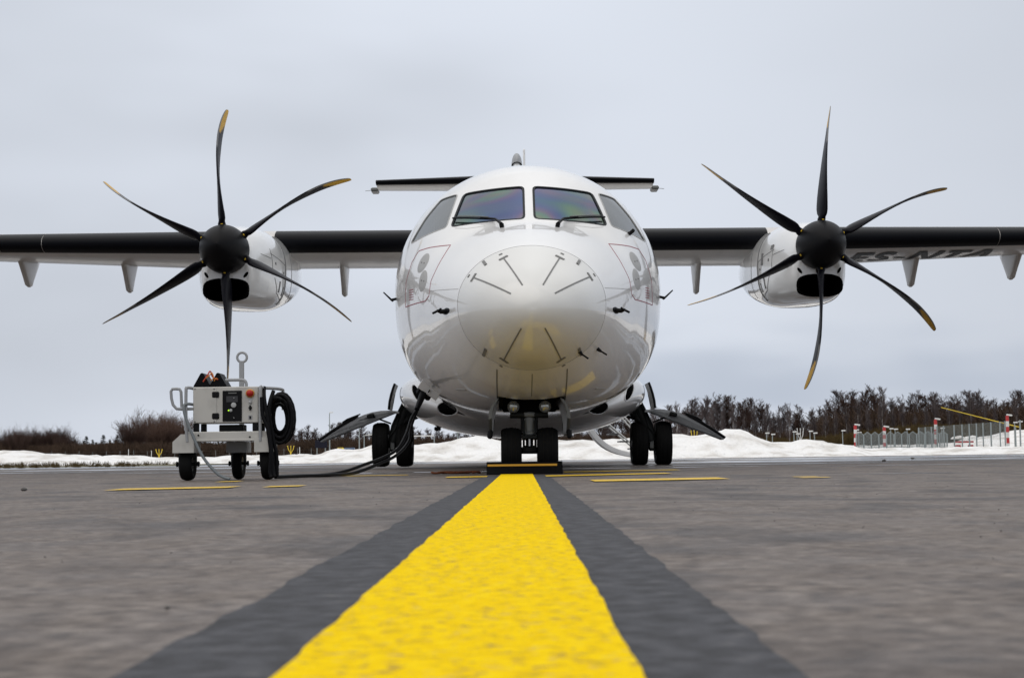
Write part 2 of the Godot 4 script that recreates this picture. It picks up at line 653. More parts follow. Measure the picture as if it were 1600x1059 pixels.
func build_fuselage(plane: Node3D) -> void:
	fus = fuselage_loft()
	var ws := [Vector2(0.05, 2.43), Vector2(0.76, 2.40), Vector2(0.645, 2.812), Vector2(0.05, 2.845)]
	var sw := [Vector2(0.808, 2.403), Vector2(1.205, 2.332), Vector2(1.052, 2.60), Vector2(0.895, 2.812), Vector2(0.712, 2.826)]
	var polys := [round_poly(ws, 0.045), round_poly(mirrored(ws), 0.045), round_poly(sw, 0.035), round_poly(mirrored(sw), 0.035)]
	var cuts := []
	for p in polys:
		cuts.append({"poly": p, "mode": 0, "lo": 2.2, "hi": 3.1, "d0": 1.6, "d1": 3.3})
	# nose gear bay
	cuts.append({"poly": round_poly([Vector2(-0.31, 1.52), Vector2(0.31, 1.52), Vector2(0.31, 2.95), Vector2(-0.31, 2.95)], 0.04), "mode": 1, "lo": 0.5, "hi": 1.1, "d0": 1.4, "d1": 3.0})
	var ds := []
	var d := 0.76
	while d < 4.4:
		ds.append(d)
		d += 0.055
	for q in [4.8, 5.5, 7, 9, 12, 15, 17, 18, 19, 20, 21, 22, 23, 24.5, 26, 27.4]:
		ds.append(q)
	var res := loft_shell(fus, ds, 120, cuts)
	var f := part(res[0], "fuselage", M.white_paint, plane)
	for k in 2:
		var p := part(res[1][k], "windshield", M.windscreen, f)
		p.set_meta("label", "windscreen pane with blue and green interference colours")
	for k in 2:
		part(res[1][k + 2], "side_window", M.side_glass, f)
	for k in 4:
		var mb := MB.new()
		ribbon(mb, fus, polys[k], 0.022 if k < 2 else 0.012, 0.003, true)
		part(mb, "window_seal", M.window_seal if k < 2 else M.hatch_grey, f)
	# radome
	ds = [0.0004, 0.004, 0.012, 0.025, 0.045, 0.07, 0.10, 0.14, 0.19, 0.25, 0.32, 0.40, 0.48, 0.56, 0.64, 0.70, 0.752]
	var rsh: MB = loft_shell(fus, ds, 96, [])[0]
	rsh.face(Array(fus.ring(0.0004, 96)), Vector3(0, 1.42, -1))
	for k in 97:
		for q in 96:
			if k < 1:
				rsh.n[k * 96 + q] = Vector3(0, 0, 1)
	part(rsh, "radome", M.radome_paint, f)
	var rim := MB.new()
	var rows := []
	for e in [[0.752, 0.0], [0.754, -0.012], [0.760, -0.012], [0.7605, 0.0]]:
		var row := fus.ring(e[0], 96)
		for k in row.size():
			row[k] += fus.normal(row[k].x, row[k].y, e[0]) * e[1]
		rows.append(row)
	rim.grid(rows, true)
	part(rim, "radome_joint", M.fine_seam, f)
	# lightning diverter strips on the radome, each with its foot plate
	for s in [-1, 1]:
		for seg in [[0.515, 1.742, 0.188, 1.547], [0.249, 1.91, 0.088, 1.621], [0.252, 1.012, 0.10, 1.253]]:
			var mb := MB.new()
			var a := Vector2(seg[0] * s, seg[1])
			var b := Vector2(seg[2] * s, seg[3])
			ribbon(mb, fus, [a, b], 0.013, 0.004)
			var t := (b - a).normalized().orthogonal() * 0.042
			part(mb, "lightning_strip", M.strip_grey, f)
			mb = MB.new()
			ribbon(mb, fus, [a - t, a + t], 0.026, 0.006)
			part(mb, "strip_foot", M.strip_grey, f)
			mb = MB.new()
			var e := a + (a - b).normalized() * 0.05
			ribbon(mb, fus, [e - t * 0.35, e + t * 0.35], 0.02, 0.005)
			part(mb, "strip_stud", M.strip_grey, f)
		for seg in [[0.43, 1.90, 0.405, 1.855], [0.435, 1.06, 0.41, 1.11]]:
			var mb := MB.new()
			ribbon(mb, fus, [Vector2(seg[0] * s, seg[1]), Vector2(seg[2] * s, seg[3])], 0.028, 0.006)
			part(mb, "strip_clip", M.strip_grey, f)
	# avionics hatches with red outlines and their round covers
	for s in [-1, 1]:
		var hp := [Vector2(0.755, 2.18), Vector2(0.98, 2.20), Vector2(1.09, 2.20), Vector2(1.165, 2.10), Vector2(1.23, 1.91), Vector2(1.238, 1.665), Vector2(0.998, 1.643), Vector2(0.955, 1.68), Vector2(0.936, 1.82), Vector2(0.845, 2.013)]
		if s < 0:
			hp = mirrored(hp)
		var mb := MB.new()
		ribbon(mb, fus, hp, 0.009, 0.002, true)
		part(mb, "hatch_outline", M.red_line, f)
		for e in [[1.03, 2.043, 0.052, 0.105, -0.42], [1.024, 1.85, 0.045, 0.108, -0.12]]:
			mb = MB.new()
			patch(mb, fus, ellipse(e[0] * s, e[1], e[2], e[3], e[4] * s * -1.0), 0.004)
			var cv := part(mb, "static_port_cover", M.hatch_grey, f)
			for q in [-1, 1]:
				var hole := MB.new()
				patch(hole, fus, ellipse((e[0] + 0.014 * q) * s, e[1] + 0.008 * q, 0.007, 0.012), 0.008, 2)
				part(hole, "port_hole", M.seam, f)
		mb = MB.new()
		for k in 5:
			ribbon(mb, fus, [Vector2(1.135 * s, 1.80 - k * 0.024), Vector2(1.19 * s, 1.812 - k * 0.024)], 0.008, 0.0018)
		part(mb, "stencil_text", M.red_line, f)
		# skin joints
		mb = MB.new()
		ribbon(mb, fus, [Vector2(0.655 * s, 1.66), Vector2(0.94 * s, 1.72)], 0.005, 0.0012)
		part(mb, "skin_joint", M.fine_seam, f)
		mb = MB.new()
		ribbon(mb, fus, [Vector2(0.315 * s, 0.945), Vector2(0.318 * s, 0.86), Vector2(0.318 * s, 0.76), Vector2(0.318 * s, 0.715)], 0.012, 0.002)
		part(mb, "door_joint", M.seam, f)
		mb = MB.new()
		ribbon(mb, fus, [Vector2(0.72 * s, 2.375), Vector2(0.60 * s, 2.352), Vector2(0.42 * s, 2.36)], 0.005, 0.0012)
		part(mb, "skin_joint", M.fine_seam, f)
		mb = MB.new()
		ribbon(mb, fus, [Vector2(0.62 * s, 0.80), Vector2(0.72 * s, 0.815)], 0.02, 0.003)
		part(mb, "drain_slot", M.hatch_grey, f)
	var cj := MB.new()
	ribbon(cj, fus, [Vector2(0, 0.90), Vector2(0, 0.80), Vector2(0, 0.72)], 0.007, 0.0015)
	part(cj, "door_joint", M.seam, f)
	# probes
	for pr in [[-0.775, 1.485, -1.0], [0.768, 1.48, 1.0]]:
		var mb := MB.new()
		var dd := fus.hit(pr[0], pr[1])
		var p := Vector3(pr[0], pr[1], -dd)
		var nn := fus.normal(pr[0], pr[1], dd)
		patch(mb, fus, ellipse(pr[0], pr[1], 0.036, 0.03), 0.004, 2)
		mb.tube([p, p + nn * 0.055, p + nn * 0.085 + Vector3(0.0, 0.01, 0.02)], [0.022, 0.020, 0.012], 8)
		mb.tube([p + nn * 0.06 + Vector3(0.065 * pr[2], -0.012, -0.02), p + nn * 0.07 + Vector3(0, 0.012, 0.01), p + nn * 0.08 + Vector3(-0.03 * pr[2], 0.022, 0.05)], 0.011, 8)
		part(mb, "pitot_probe", M.black_plastic, f)
	for pr in [[0.593, 1.125], [0.42, 1.085]]:
		var mb := MB.new()
		var dd := fus.hit(pr[0], pr[1])
		var p := Vector3(pr[0], pr[1], -dd)
		var nn := fus.normal(pr[0], pr[1], dd)
		mb.tube([p - nn * 0.01, p + nn * 0.04], [0.02, 0.012], 8)
		mb.tube([p + nn * 0.03, p + nn * 0.045 + Vector3(0.05, -0.03, 0.0)], 0.008, 6)
		part(mb, "temperature_probe", M.black_plastic, f)
	for s in [-1, 1]:
		var mb := MB.new()
		var p := Vector3(1.35 * s, 1.82, -3.3)
		mb.tube([p, p + Vector3(0.08 * s, -0.02, 0.02)], 0.014, 6)
		mb.tube([p + Vector3(0.07 * s, -0.02, -0.05), p + Vector3(0.08 * s, -0.015, 0.0), p + Vector3(0.15 * s, 0.05, 0.12)], [0.014, 0.011, 0.007], 6)
		part(mb, "angle_vane", M.black_plastic, f)
	var eye := MB.new()
	eye.box(Vector3(1.02, 2.375, -2.40), Vector3(0.035, 0.075, 0.06), Basis(Vector3(0, 0, 1), -0.85), 0.008)
	eye.tube([Vector3(0.96, 2.33, -2.36), Vector3(1.0, 2.36, -2.38)], 0.022, 8)
	part(eye, "ice_probe", M.black_plastic, f)
	# wipers: pivot, arm and blade
	for s in [-1, 1]:
		var mb := MB.new()
		var pts := []
		for q in [[0.262, 2.325], [0.32, 2.40], [0.46, 2.435]]:
			var dd := fus.hit(q[0] * s, q[1])
			pts.append(Vector3(q[0] * s, q[1], -dd) + fus.normal(q[0] * s, q[1], dd) * 0.035)
		mb.tube(pts, [0.016, 0.011, 0.007], 8)
		mb.tube([pts[0] - fus.normal(0.262 * s, 2.325, -pts[0].z) * 0.05, pts[0]], 0.022, 8)
		var w := part(mb, "wiper", M.black_plastic, f)
		var bl := MB.new()
		var q2 := []
		for k in 9:
			var x := lerpf(0.34, 0.735, k / 8.0)
			var y := lerpf(2.415, 2.482, k / 8.0)
			var dd := fus.hit(x * s, y)
			q2.append(Vector3(x * s, y, -dd) + fus.normal(x * s, y, dd) * 0.022)
		bl.tube(q2, 0.0095, 6)
		part(bl, "wiper_blade", M.rubber_boot, f)
		var sp := MB.new()
		var q3 := []
		for k in q2.size():
			q3.append(q2[k] + Vector3(0, 0.016, 0.012))
		sp.tube(q3.slice(1, 8), 0.006, 6)
		part(sp, "wiper_blade", M.gear_grey, f)
	# flight deck behind the glass
	var ck := MB.new()
	ck.box(Vector3(0, 2.02, -2.72), Vector3(1.9, 0.62, 0.85))
	part(ck, "instrument_panel", M.cockpit_dark, f)
	ck = MB.new()
	ck.box(Vector3(0, 2.0, -4.0), Vector3(2.0, 1.5, 0.06))
	part(ck, "bulkhead", M.cockpit_dark, f)
	for s in [-1, 1]:
		ck = MB.new()
		ck.box(Vector3(0.48 * s, 2.45, -3.55), Vector3(0.42, 0.55, 0.12), Basis(Vector3.RIGHT, -0.15), 0.06)
		ck.box(Vector3(0.48 * s, 2.80, -3.60), Vector3(0.24, 0.16, 0.08), Basis.IDENTITY, 0.03)
		part(ck, "pilot_seat", M.cockpit_dark, f)
	ck = MB.new()
	ck.box(Vector3(-0.115, 2.475, -1.95), Vector3(0.085, 0.055, 0.004), Basis(Vector3.RIGHT, -0.9))
	part(ck, "placard", M.paper, f)
	# nose gear bay walls
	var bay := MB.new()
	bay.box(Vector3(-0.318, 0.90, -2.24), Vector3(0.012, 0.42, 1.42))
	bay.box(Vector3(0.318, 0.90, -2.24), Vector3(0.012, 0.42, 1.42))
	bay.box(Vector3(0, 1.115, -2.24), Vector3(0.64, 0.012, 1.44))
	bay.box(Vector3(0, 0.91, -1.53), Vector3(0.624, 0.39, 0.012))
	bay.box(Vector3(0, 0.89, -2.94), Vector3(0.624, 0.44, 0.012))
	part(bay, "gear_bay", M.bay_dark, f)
	# aerials
	var ant := MB.new()
	ant.box(Vector3(0.005, 3.62, -6.5), Vector3(0.028, 0.68, 0.24), Basis.IDENTITY, 0.012)
	part(ant, "blade_aerial", M.white_paint, f)
	# external power receptacle: open cover and dark opening
	var ex := MB.new()
	var dn := Vector3(-0.45, -0.62, 0.64).normalized()
	var bx := Vector3(0.80, -0.60, 0.0).normalized()
	var bz := dn
	var by := bz.cross(bx).normalized()
	ex.box(Vector3(-1.03, 0.862, -3.22), Vector3(0.235, 0.17, 0.012), Basis(bx, by, bz), 0.004)
	var exo := part(ex, "power_socket_cover", M.white_paint, f)
	exo.set_meta("label", "open square cover of the ground power socket")
	ex = MB.new()
	ex.box(Vector3(-1.035, 0.845, -3.21), Vector3(0.012, 0.045, 0.012), Basis(bx, by, bz), 0.003)
	ex.box(Vector3(-1.09, 0.83, -3.33), Vector3(0.17, 0.12, 0.06), Basis(bx, by, bz), 0.02)
	part(ex, "power_socket", M.black_plastic, f)
	var jt := MB.new()
	var seamline := []
	for q in [[1.2, 0.90], [1.06, 0.815], [0.92, 0.745]]:
		seamline.append(Vector2(-q[0], q[1]))
	ribbon(jt, fus, seamline, 0.03, 0.004)
	part(jt, "hinge_strip", M.seam, f)

func airfoil(u: float, upper: bool, t: float) -> float:
	var yt := 5.0 * t * (0.2969 * sqrt(u) - 0.126 * u - 0.3516 * u * u + 0.2843 * u * u * u - 0.1036 * u * u * u * u)
	var cam := 0.018 * (1.0 - pow((u - 0.4) / 0.6, 2.0)) if u > 0.4 else 0.018 * (1.0 - pow((0.4 - u) / 0.4, 2.0))
	return cam + (yt if upper else -yt)

func wing_point(x: float, u: float, upper: bool, off := 0.0) -> Vector3:
	var ax := absf(x)
	var o := maxf(0.0, ax - 4.9)
	var chord := 2.57 - o * 0.105
	var led := 10.88 + o * 0.045
	var ley := 3.42 + o * 0.006
	var tey := 3.285 + o * 0.037
	var t := 0.172 - o * 0.004
	var tip := clampf((ax - 13.2) / 0.35, 0.0, 1.0)
	var y: float = lerpf(ley, tey, u) + (airfoil(u, upper, t) * (1.0 - tip * 0.8)) * chord
	return Vector3(x, y + (off if upper else -off), -(led + u * chord - off * (1.0 - minf(1.0, u * 12.0))))

func build_wing(plane: Node3D) -> void:
	var us := [0.0, 0.004, 0.012, 0.025, 0.045, 0.07, 0.10, 0.15, 0.22, 0.32, 0.45, 0.6, 0.75, 0.88, 1.0]
	var mb := MB.new()
	var rows := []
	for k in 55:
		var x := -13.5 + 27.0 * k / 54.0
		var row := PackedVector3Array()
		for q in range(us.size() - 1, -1, -1):
			row.append(wing_point(x, us[q], true))
		for q in range(1, us.size()):
			row.append(wing_point(x, us[q], false))
		rows.append(row)
	mb.grid(rows, true)
	mb.face(Array(rows[0]))
	mb.face(Array(rows[54]))
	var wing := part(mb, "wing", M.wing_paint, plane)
	# rubber de-icing boots, in sections with joints
	for s in [-1, 1]:
		for seg in [[1.2, 3.72], [4.42, 7.25], [7.26, 7.92], [7.93, 10.4], [10.41, 13.2]]:
			mb = MB.new()
			rows = []
			for k in 9:
				var x: float = lerpf(seg[0], seg[1], k / 8.0) * s
				var row := PackedVector3Array()
				row.append(wing_point(x, 0.10, true, -0.004))
				for q in [0.099, 0.08, 0.06, 0.04, 0.025, 0.012, 0.004, 0.0]:
					row.append(wing_point(x, q, true, 0.006))
				for q in [0.004, 0.012, 0.025, 0.04, 0.055, 0.07, 0.081]:
					row.append(wing_point(x, q, false, 0.006))
				row.append(wing_point(x, 0.082, false, -0.004))
				rows.append(row)
			mb.grid(rows)
			part(mb, "de_icing_boot", M.rubber_boot, wing)
		# hinge fairings of the flaps
		for e in [[2.86, 2.80], [6.36, 2.89], [8.0, 2.995], [10.4, 3.12]]:
			mb = MB.new()
			var x: float = e[0] * s
			var top := 3.40
			rows = []
			# vertical slices: outline in (aft, y), lens-shaped thickness
			for k in 7:
				var w: float = k / 6.0
				var y := lerpf(top, e[1], w)
				var da := lerpf(12.30, 12.82, w)
				var db := lerpf(13.46, 13.06, w)
				var row := PackedVector3Array()
				for q in 16:
					var a := TAU * q / 16.0
					var th := lerpf(0.062, 0.045, w)
					row.append(Vector3(x + th * signf(sin(a)) * pow(absf(sin(a)), 0.6), y, -lerpf(da, db, 0.5 - 0.5 * signf(cos(a)) * pow(absf(cos(a)), 0.8))))
				rows.append(row)
			var last := PackedVector3Array()
			for p in rows[6]:
				last.append(Vector3(x + (p.x - x) * 0.35, e[1] - 0.03, lerpf(p.z, -12.945, 0.6)))
			rows.append(last)
			mb.grid(rows, true)
			mb.face(Array(last))
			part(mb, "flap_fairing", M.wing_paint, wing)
		# flap gap along the span
		mb = MB.new()
		for k in 24:
			var xa: float = lerpf(1.5, 10.6, k / 24.0) * s
			var xb: float = lerpf(1.5, 10.6, (k + 1) / 24.0) * s
			mb.face([wing_point(xa, 0.715, false, 0.002), wing_point(xb, 0.715, false, 0.002), wing_point(xb, 0.725, false, 0.002), wing_point(xa, 0.725, false, 0.002)])
		part(mb, "flap_gap", M.seam, wing)
	# registration under the wing, bent onto the lower skin
	var tm := TextMesh.new()
	tm.text = "ES-NTA"
	var sf := SystemFont.new()
	sf.font_names = PackedStringArray(["Droid Sans"])
	sf.font_weight = 700
	var fv := FontVariation.new()
	fv.base_font = sf
	fv.variation_embolden = 0.1
	tm.font = fv
	tm.font_size = 64
	tm.pixel_size = 0.01
	tm.depth = 0.0
	tm.curve_step = 1.5
	var arr := tm.surface_get_arrays(0)
	var vv: PackedVector3Array = arr[Mesh.ARRAY_VERTEX]
	var bb := AABB(vv[0], Vector3.ZERO)
	for p in vv:
		bb = bb.expand(p)
	mb = MB.new()
	var idx: PackedInt32Array = arr[Mesh.ARRAY_INDEX] if arr[Mesh.ARRAY_INDEX] != null else PackedInt32Array(range(vv.size()))
	var todo := []
	for k in range(0, idx.size(), 3):
		var tri := []
		for q in 3:
			var p: Vector3 = vv[idx[k + q]]
			tri.append(Vector2((p.x - bb.position.x) / bb.size.x, (p.y - bb.position.y) / bb.size.y))
		todo.append(tri)
	# one part per letter: join triangles that share a corner
	var letters := []
	for tri in todo:
		var joined := [tri]
		var rest := []
		for g in letters:
			var touch := false
			for other in g:
				for p in other:
					for q in tri:
						if p.distance_to(q) < 0.0005:
							touch = true
			if touch:
				joined.append_array(g)
			else:
				rest.append(g)
		rest.append(joined)
		letters = rest
	for g in letters:
		letter_part(g, wing)

func letter_part(todo: Array, wing: Node) -> void:
	var mb := MB.new()
	while todo:
		var t: Array = todo.pop_back()
		var far := 0
		var longest := 0.0
		for q in 3:
			var e: Vector2 = t[q] - t[(q + 1) % 3]
			var l := maxf(absf(e.x), absf(e.y))
			if l > longest:
				longest = l
				far = q
		if longest > 0.10:
			var m: Vector2 = (t[far] + t[(far + 1) % 3]) * 0.5
			todo.append([t[far], m, t[(far + 2) % 3]])
			todo.append([m, t[(far + 1) % 3], t[(far + 2) % 3]])
			continue
		for q in 3:
			mb.i.append(mb.v.size())
			mb.vert(wing_point(lerpf(5.16, 7.42, t[q].x), lerpf(0.60, 0.165, t[q].y), false, 0.009), Vector3(0, -1, 0))
	part(mb, "registration_letter", M.black_plastic, wing).set_meta("label", "black registration letter on the underside of the wing")

func nacelle_loft(s: int) -> Loft:
	var L := Loft.new()
	L.d0 = 8.60
	L.x0 = PX * s
	L.S = [0, 0.02, 0.08, 0.2, 0.5, 0.9, 1.4, 2.0, 3.0, 4.2, 5.4, 6.3]
	L.W = [0.02, 0.26, 0.335, 0.385, 0.455, 0.53, 0.585, 0.60, 0.60, 0.52, 0.33, 0.10]
	L.T = [2.75, 3.12, 3.24, 3.31, 3.395, 3.455, 3.505, 3.54, 3.62, 3.58, 3.45, 3.30]
	L.B = [2.65, 2.31, 2.285, 2.275, 2.27, 2.275, 2.29, 2.32, 2.45, 2.70, 2.95, 3.20]
	L.Y = [2.7, 2.72, 2.74, 2.76, 2.80, 2.84, 2.87, 2.9, 2.95, 3.05, 3.15, 3.25]
	L.NU = [2.2, 2.2, 2.2, 2.2, 2.3, 2.4, 2.4, 2.4, 2.4, 2.3, 2.2, 2]
	L.ND = [2.6, 2.6, 2.7, 2.8, 3.0, 3.1, 3.1, 3.0, 2.8, 2.5, 2.2, 2]
	return L

func build_engine(plane: Node3D, s: int) -> void:
	var L := nacelle_loft(s)
	var icx := PX * s
	var oval := []
	for k in 28:
		var a := TAU * k / 28.0
		oval.append(Vector2(icx + 0.305 * signf(cos(a)) * pow(absf(cos(a)), 0.72), 2.462 + 0.155 * signf(sin(a)) * pow(absf(sin(a)), 0.72)))
	var cuts := [{"poly": oval, "mode": 0, "lo": 2.2, "hi": 2.75, "d0": 8.55, "d1": 9.0}]
	var ds := [8.6004, 8.603, 8.607, 8.613, 8.62, 8.63, 8.65, 8.68, 8.72, 8.78, 8.86, 8.95, 9.1, 9.3, 9.5, 9.75, 10.0, 10.3, 10.6, 11.0, 11.5, 12, 12.6, 13.2, 13.8, 14.4, 14.9]
	var nac := part(loft_shell(L, ds, 72, cuts)[0], "engine_nacelle", M.white_paint, plane)
	# intake lip and duct
	var mb := MB.new()
	var rows := []
	for e in [[1.03, 0.02], [1.05, -0.015], [1.0, -0.045], [0.93, -0.03], [0.92, 0.10], [0.80, 0.55], [0.5, 0.85], [0.02, 0.86]]:
		var row := PackedVector3Array()
		for p in oval:
			var q: Vector2 = Vector2(icx, 2.462) + (p - Vector2(icx, 2.462)) * e[0]
			row.append(Vector3(q.x, q.y, -(8.64 + e[1])))
		rows.append(row)
	mb.grid(rows, true)
	part(mb, "air_intake", M.inlet_black, nac)
	for q in [-1, 1]:
		mb = MB.new()
		patch(mb, L, ellipse(icx + 0.27 * q, 2.665, 0.020, 0.05, -0.6 * q, 12), 0.004, 2)
		part(mb, "drain_opening", M.inlet_black, nac)
	# cowl joints and vents on the inner side (the one facing the fuselage)
	var side := func(d: float, y: float) -> Vector3:
		var lo := 0.0
		var hi := 0.8
		for k in 24:
			var m := (lo + hi) * 0.5
			if L.f(icx - m * s, y, d) < 1.0:
				lo = m
			else:
				hi = m
		return Vector3(icx - lo * s, y, -d)
	for t in [-1, 1]:
		var sd := func(d: float, y: float) -> Vector3:
			var p: Vector3 = side.call(d, y)
			return Vector3(icx + (p.x - icx) * t, p.y, p.z)
		for line in [[10.25, 3.40, 10.25, 2.40], [9.40, 3.05, 10.25, 2.97], [9.0, 3.00, 9.4, 2.98], [9.55, 2.72, 9.78, 2.52], [9.78, 2.52, 10.2, 2.46], [9.42, 3.12, 9.45, 2.75], [10.9, 3.38, 10.9, 2.5]]:
			var jb := MB.new()
			var pts := []
			for k in 13:
				var p: Vector3 = sd.call(lerpf(line[0], line[2], k / 12.0), lerpf(line[1], line[3], k / 12.0))
				pts.append(p)
			jb.tube(pts, 0.013 if line[0] == 10.25 and line[2] == 10.25 else 0.0045, 5, false)
			part(jb, "cowl_joint", M.seam, nac)
		for vent in [[9.86, 2.62, 0.03, 0.16], [10.12, 2.58, 0.02, 0.14], [9.60, 2.93, 0.05, 0.035], [10.1, 2.85, 0.05, 0.03]] + ([[9.5, 3.10, 0.10, 0.07], [9.95, 2.98, 0.10, 0.17]] if s > 0 else []):
			var vb := MB.new()
			var c0: Vector3 = sd.call(vent[0], vent[1])
			var nn := L.normal(c0.x, c0.y, vent[0])
			var bx := nn
			var bz := Vector3(nn.z, 0, -nn.x).normalized()
			vb.box(c0, Vector3(0.012, vent[3], vent[2]), Basis(bx, bz.cross(bx).normalized(), bz), 0.003)
			part(vb, "cowl_vent", M.seam, nac)
	# exhaust
	mb = MB.new()
	mb.tube([Vector3(icx + 0.30 * s, 2.95, -12.2), Vector3(icx + 0.58 * s, 2.95, -13.0)], [0.20, 0.18], 16, false)
	part(mb, "exhaust_pipe", M.gear_dark, nac)

func build_propeller(plane: Node3D, s: int, turn: float) -> void:
	var prop := Node3D.new()
	prop.name = "propeller"
	plane.add_child(prop, true)
	prop.position = Vector3(PX * s, HUB_Y, -HUB_D)
	prop.rotation.z = turn
	var ax := Basis(Vector3.RIGHT, PI / 2)    # lathe axis (y) onto +z, towards the nose
	var mb := MB.new()
	var pf := []
	for k in 17:
		var u := k / 16.0
		pf.append([0.328 * pow(sin(u * PI / 2), 0.82), lerpf(0.56, -0.02, pow(u, 1.35))])
	pf.append_array([[0.330, -0.08], [0.326, -0.145], [0.30, -0.15], [0.02, -0.15]])
	mb.lathe(pf, Vector3.ZERO, ax, 48)
	part(mb, "spinner", M.spinner_black, prop)
	mb = MB.new()
	mb.lathe([[0.24, -0.15], [0.24, -0.26]], Vector3.ZERO, ax, 24)
	part(mb, "hub_back", M.gear_dark, prop)
	# blade: stations along the radius -> [r, chord, thickness, aft shift, sideways shift, twist in degrees]
	var st := [[0.26, 0.11, 0.11, 0.0, -0.02, 0.0], [0.34, 0.12, 0.11, 0.0, -0.03, 0.0], [0.42, 0.21, 0.10, -0.01, -0.035, -26.0], [0.55, 0.265, 0.082, -0.025, -0.048, -22.0], [0.75, 0.295, 0.062, -0.04, -0.062, -14.0], [1.0, 0.315, 0.047, -0.05, -0.072, -6.0], [1.25, 0.32, 0.038, -0.045, -0.075, -0.5], [1.5, 0.30, 0.028, -0.01, -0.066, 3.5], [1.68, 0.275, 0.022, 0.06, -0.050, 5.0], [1.82, 0.235, 0.018, 0.14, -0.030, 6.0], [1.91, 0.18, 0.014, 0.21, -0.014, 6.5], [1.955, 0.12, 0.010, 0.255, -0.006, 7.0], [1.968, 0.05, 0.006, 0.285, -0.002, 7.0]]
	mb = MB.new()
	mb.colored = true
	var rows := []
	var cols := []
	var black := Color(0.006, 0.006, 0.008)
	var yel := Color(0.62, 0.36, 0.025)
	var grey := Color(0.22, 0.22, 0.22)
	var fine := []
	for k in st.size() - 1:
		var sub := 5 if k >= 6 else 2
		for q in sub:
			var a := []
			for e in 6:
				var p0: float = st[maxi(k - 1, 0)][e]
				var p1: float = st[k][e]
				var p2: float = st[k + 1][e]
				var p3: float = st[mini(k + 2, st.size() - 1)][e]
				a.append(cubic_interpolate(p1, p2, p0, p3, float(q) / sub))
			fine.append(a)
	fine.append(st[st.size() - 1])
	for a in fine:
		var row := PackedVector3Array()
		var tw := deg_to_rad(a[5])
		for q in 20:
			var an := TAU * q / 20.0
			var cc := cos(an)     # +1 trailing edge (aft), -1 leading edge
			var th := sin(an) * (0.5 if a[0] < 0.36 else (0.5 * pow(maxf(0.0, (1.0 - cc) * 0.5), 0.35)))
			var along: float = cc * 0.5 * a[1]
			var across: float = th * a[2]
			var aft: float = a[3] + along * cos(tw) - across * sin(tw)
			var sidew: float = a[4] + along * sin(tw) + across * cos(tw)
			row.append(Vector3(sidew, a[0], -aft))
			var lead := (1.0 - cc) * 0.5    # 1 at the leading edge
			var colr := black
			if a[0] > 1.54 + 0.20 * (1.0 - lead):
				colr = yel
			if a[0] > 1.36 and lead > 0.90:
				colr = grey
			cols.append(colr)
		rows.append(row)
	var b0 := mb.v.size()
	mb.grid(rows, true)
	for k in cols.size():
		mb.c[b0 + k] = cols[k]
	mb.col = yel
	mb.face(Array(rows[rows.size() - 1]))
	var blade := mb.mesh()
	var mk := MB.new()
	mk.box(Vector3(-0.02, 0.334, 0.06), Vector3(0.028, 0.012, 0.04), Basis(Vector3.RIGHT, 0.12), 0.003)
	var mark := mk.mesh()
	for k in 6:
		var o := put(blade, "blade", M.blade, prop)
		o.rotation.z = k * PI / 3
		o = put(mark, "index_mark", M.mark_yellow, prop)
		o.rotation.z = k * PI / 3

func wheel(parent: Node, ctr: Vector3, r: float, w: float, rim_r: float, called := "wheel") -> void:
	var ax := Basis(Vector3(0, 0, 1), -PI / 2)
	var mb := MB.new()
	var pf := [[rim_r, -w * 0.36], [rim_r + 0.02, -w * 0.44]]
	for k in 13:
		var a := lerpf(-1.25, 1.25, k / 12.0)
		pf.append([r - (1.0 - pow(cos(a), 0.45)) * (r - rim_r) * 0.62, sin(a) / sin(1.25) * w * 0.5])
	pf.append_array([[rim_r + 0.02, w * 0.44], [rim_r, w * 0.36]])
	# circumferential grooves
	mb.lathe(pf, ctr, ax, 40)
	var ty := part(mb, "tyre", M.tyre, parent)
	for g in [-0.22, 0.0, 0.22]:
		var gb := MB.new()
		gb.lathe([[r - 0.004, (g - 0.012) * w], [r + 0.0015, (g - 0.02) * w], [r + 0.0015, (g + 0.02) * w], [r - 0.004, (g + 0.012) * w]], ctr, ax, 40)
		part(gb, "tread_rib", M.tyre_worn, parent)
	mb = MB.new()
	mb.lathe([[rim_r + 0.006, -w * 0.38], [rim_r - 0.02, -w * 0.30], [rim_r * 0.45, -w * 0.22], [rim_r * 0.3, -w * 0.36], [0.01, -w * 0.38]], ctr, ax, 28)
	mb.lathe([[rim_r + 0.006, w * 0.38], [rim_r - 0.02, w * 0.30], [rim_r * 0.45, w * 0.22], [rim_r * 0.3, w * 0.36], [0.01, w * 0.38]], ctr, ax, 28)
	part(mb, "rim", M.gear_grey, parent)

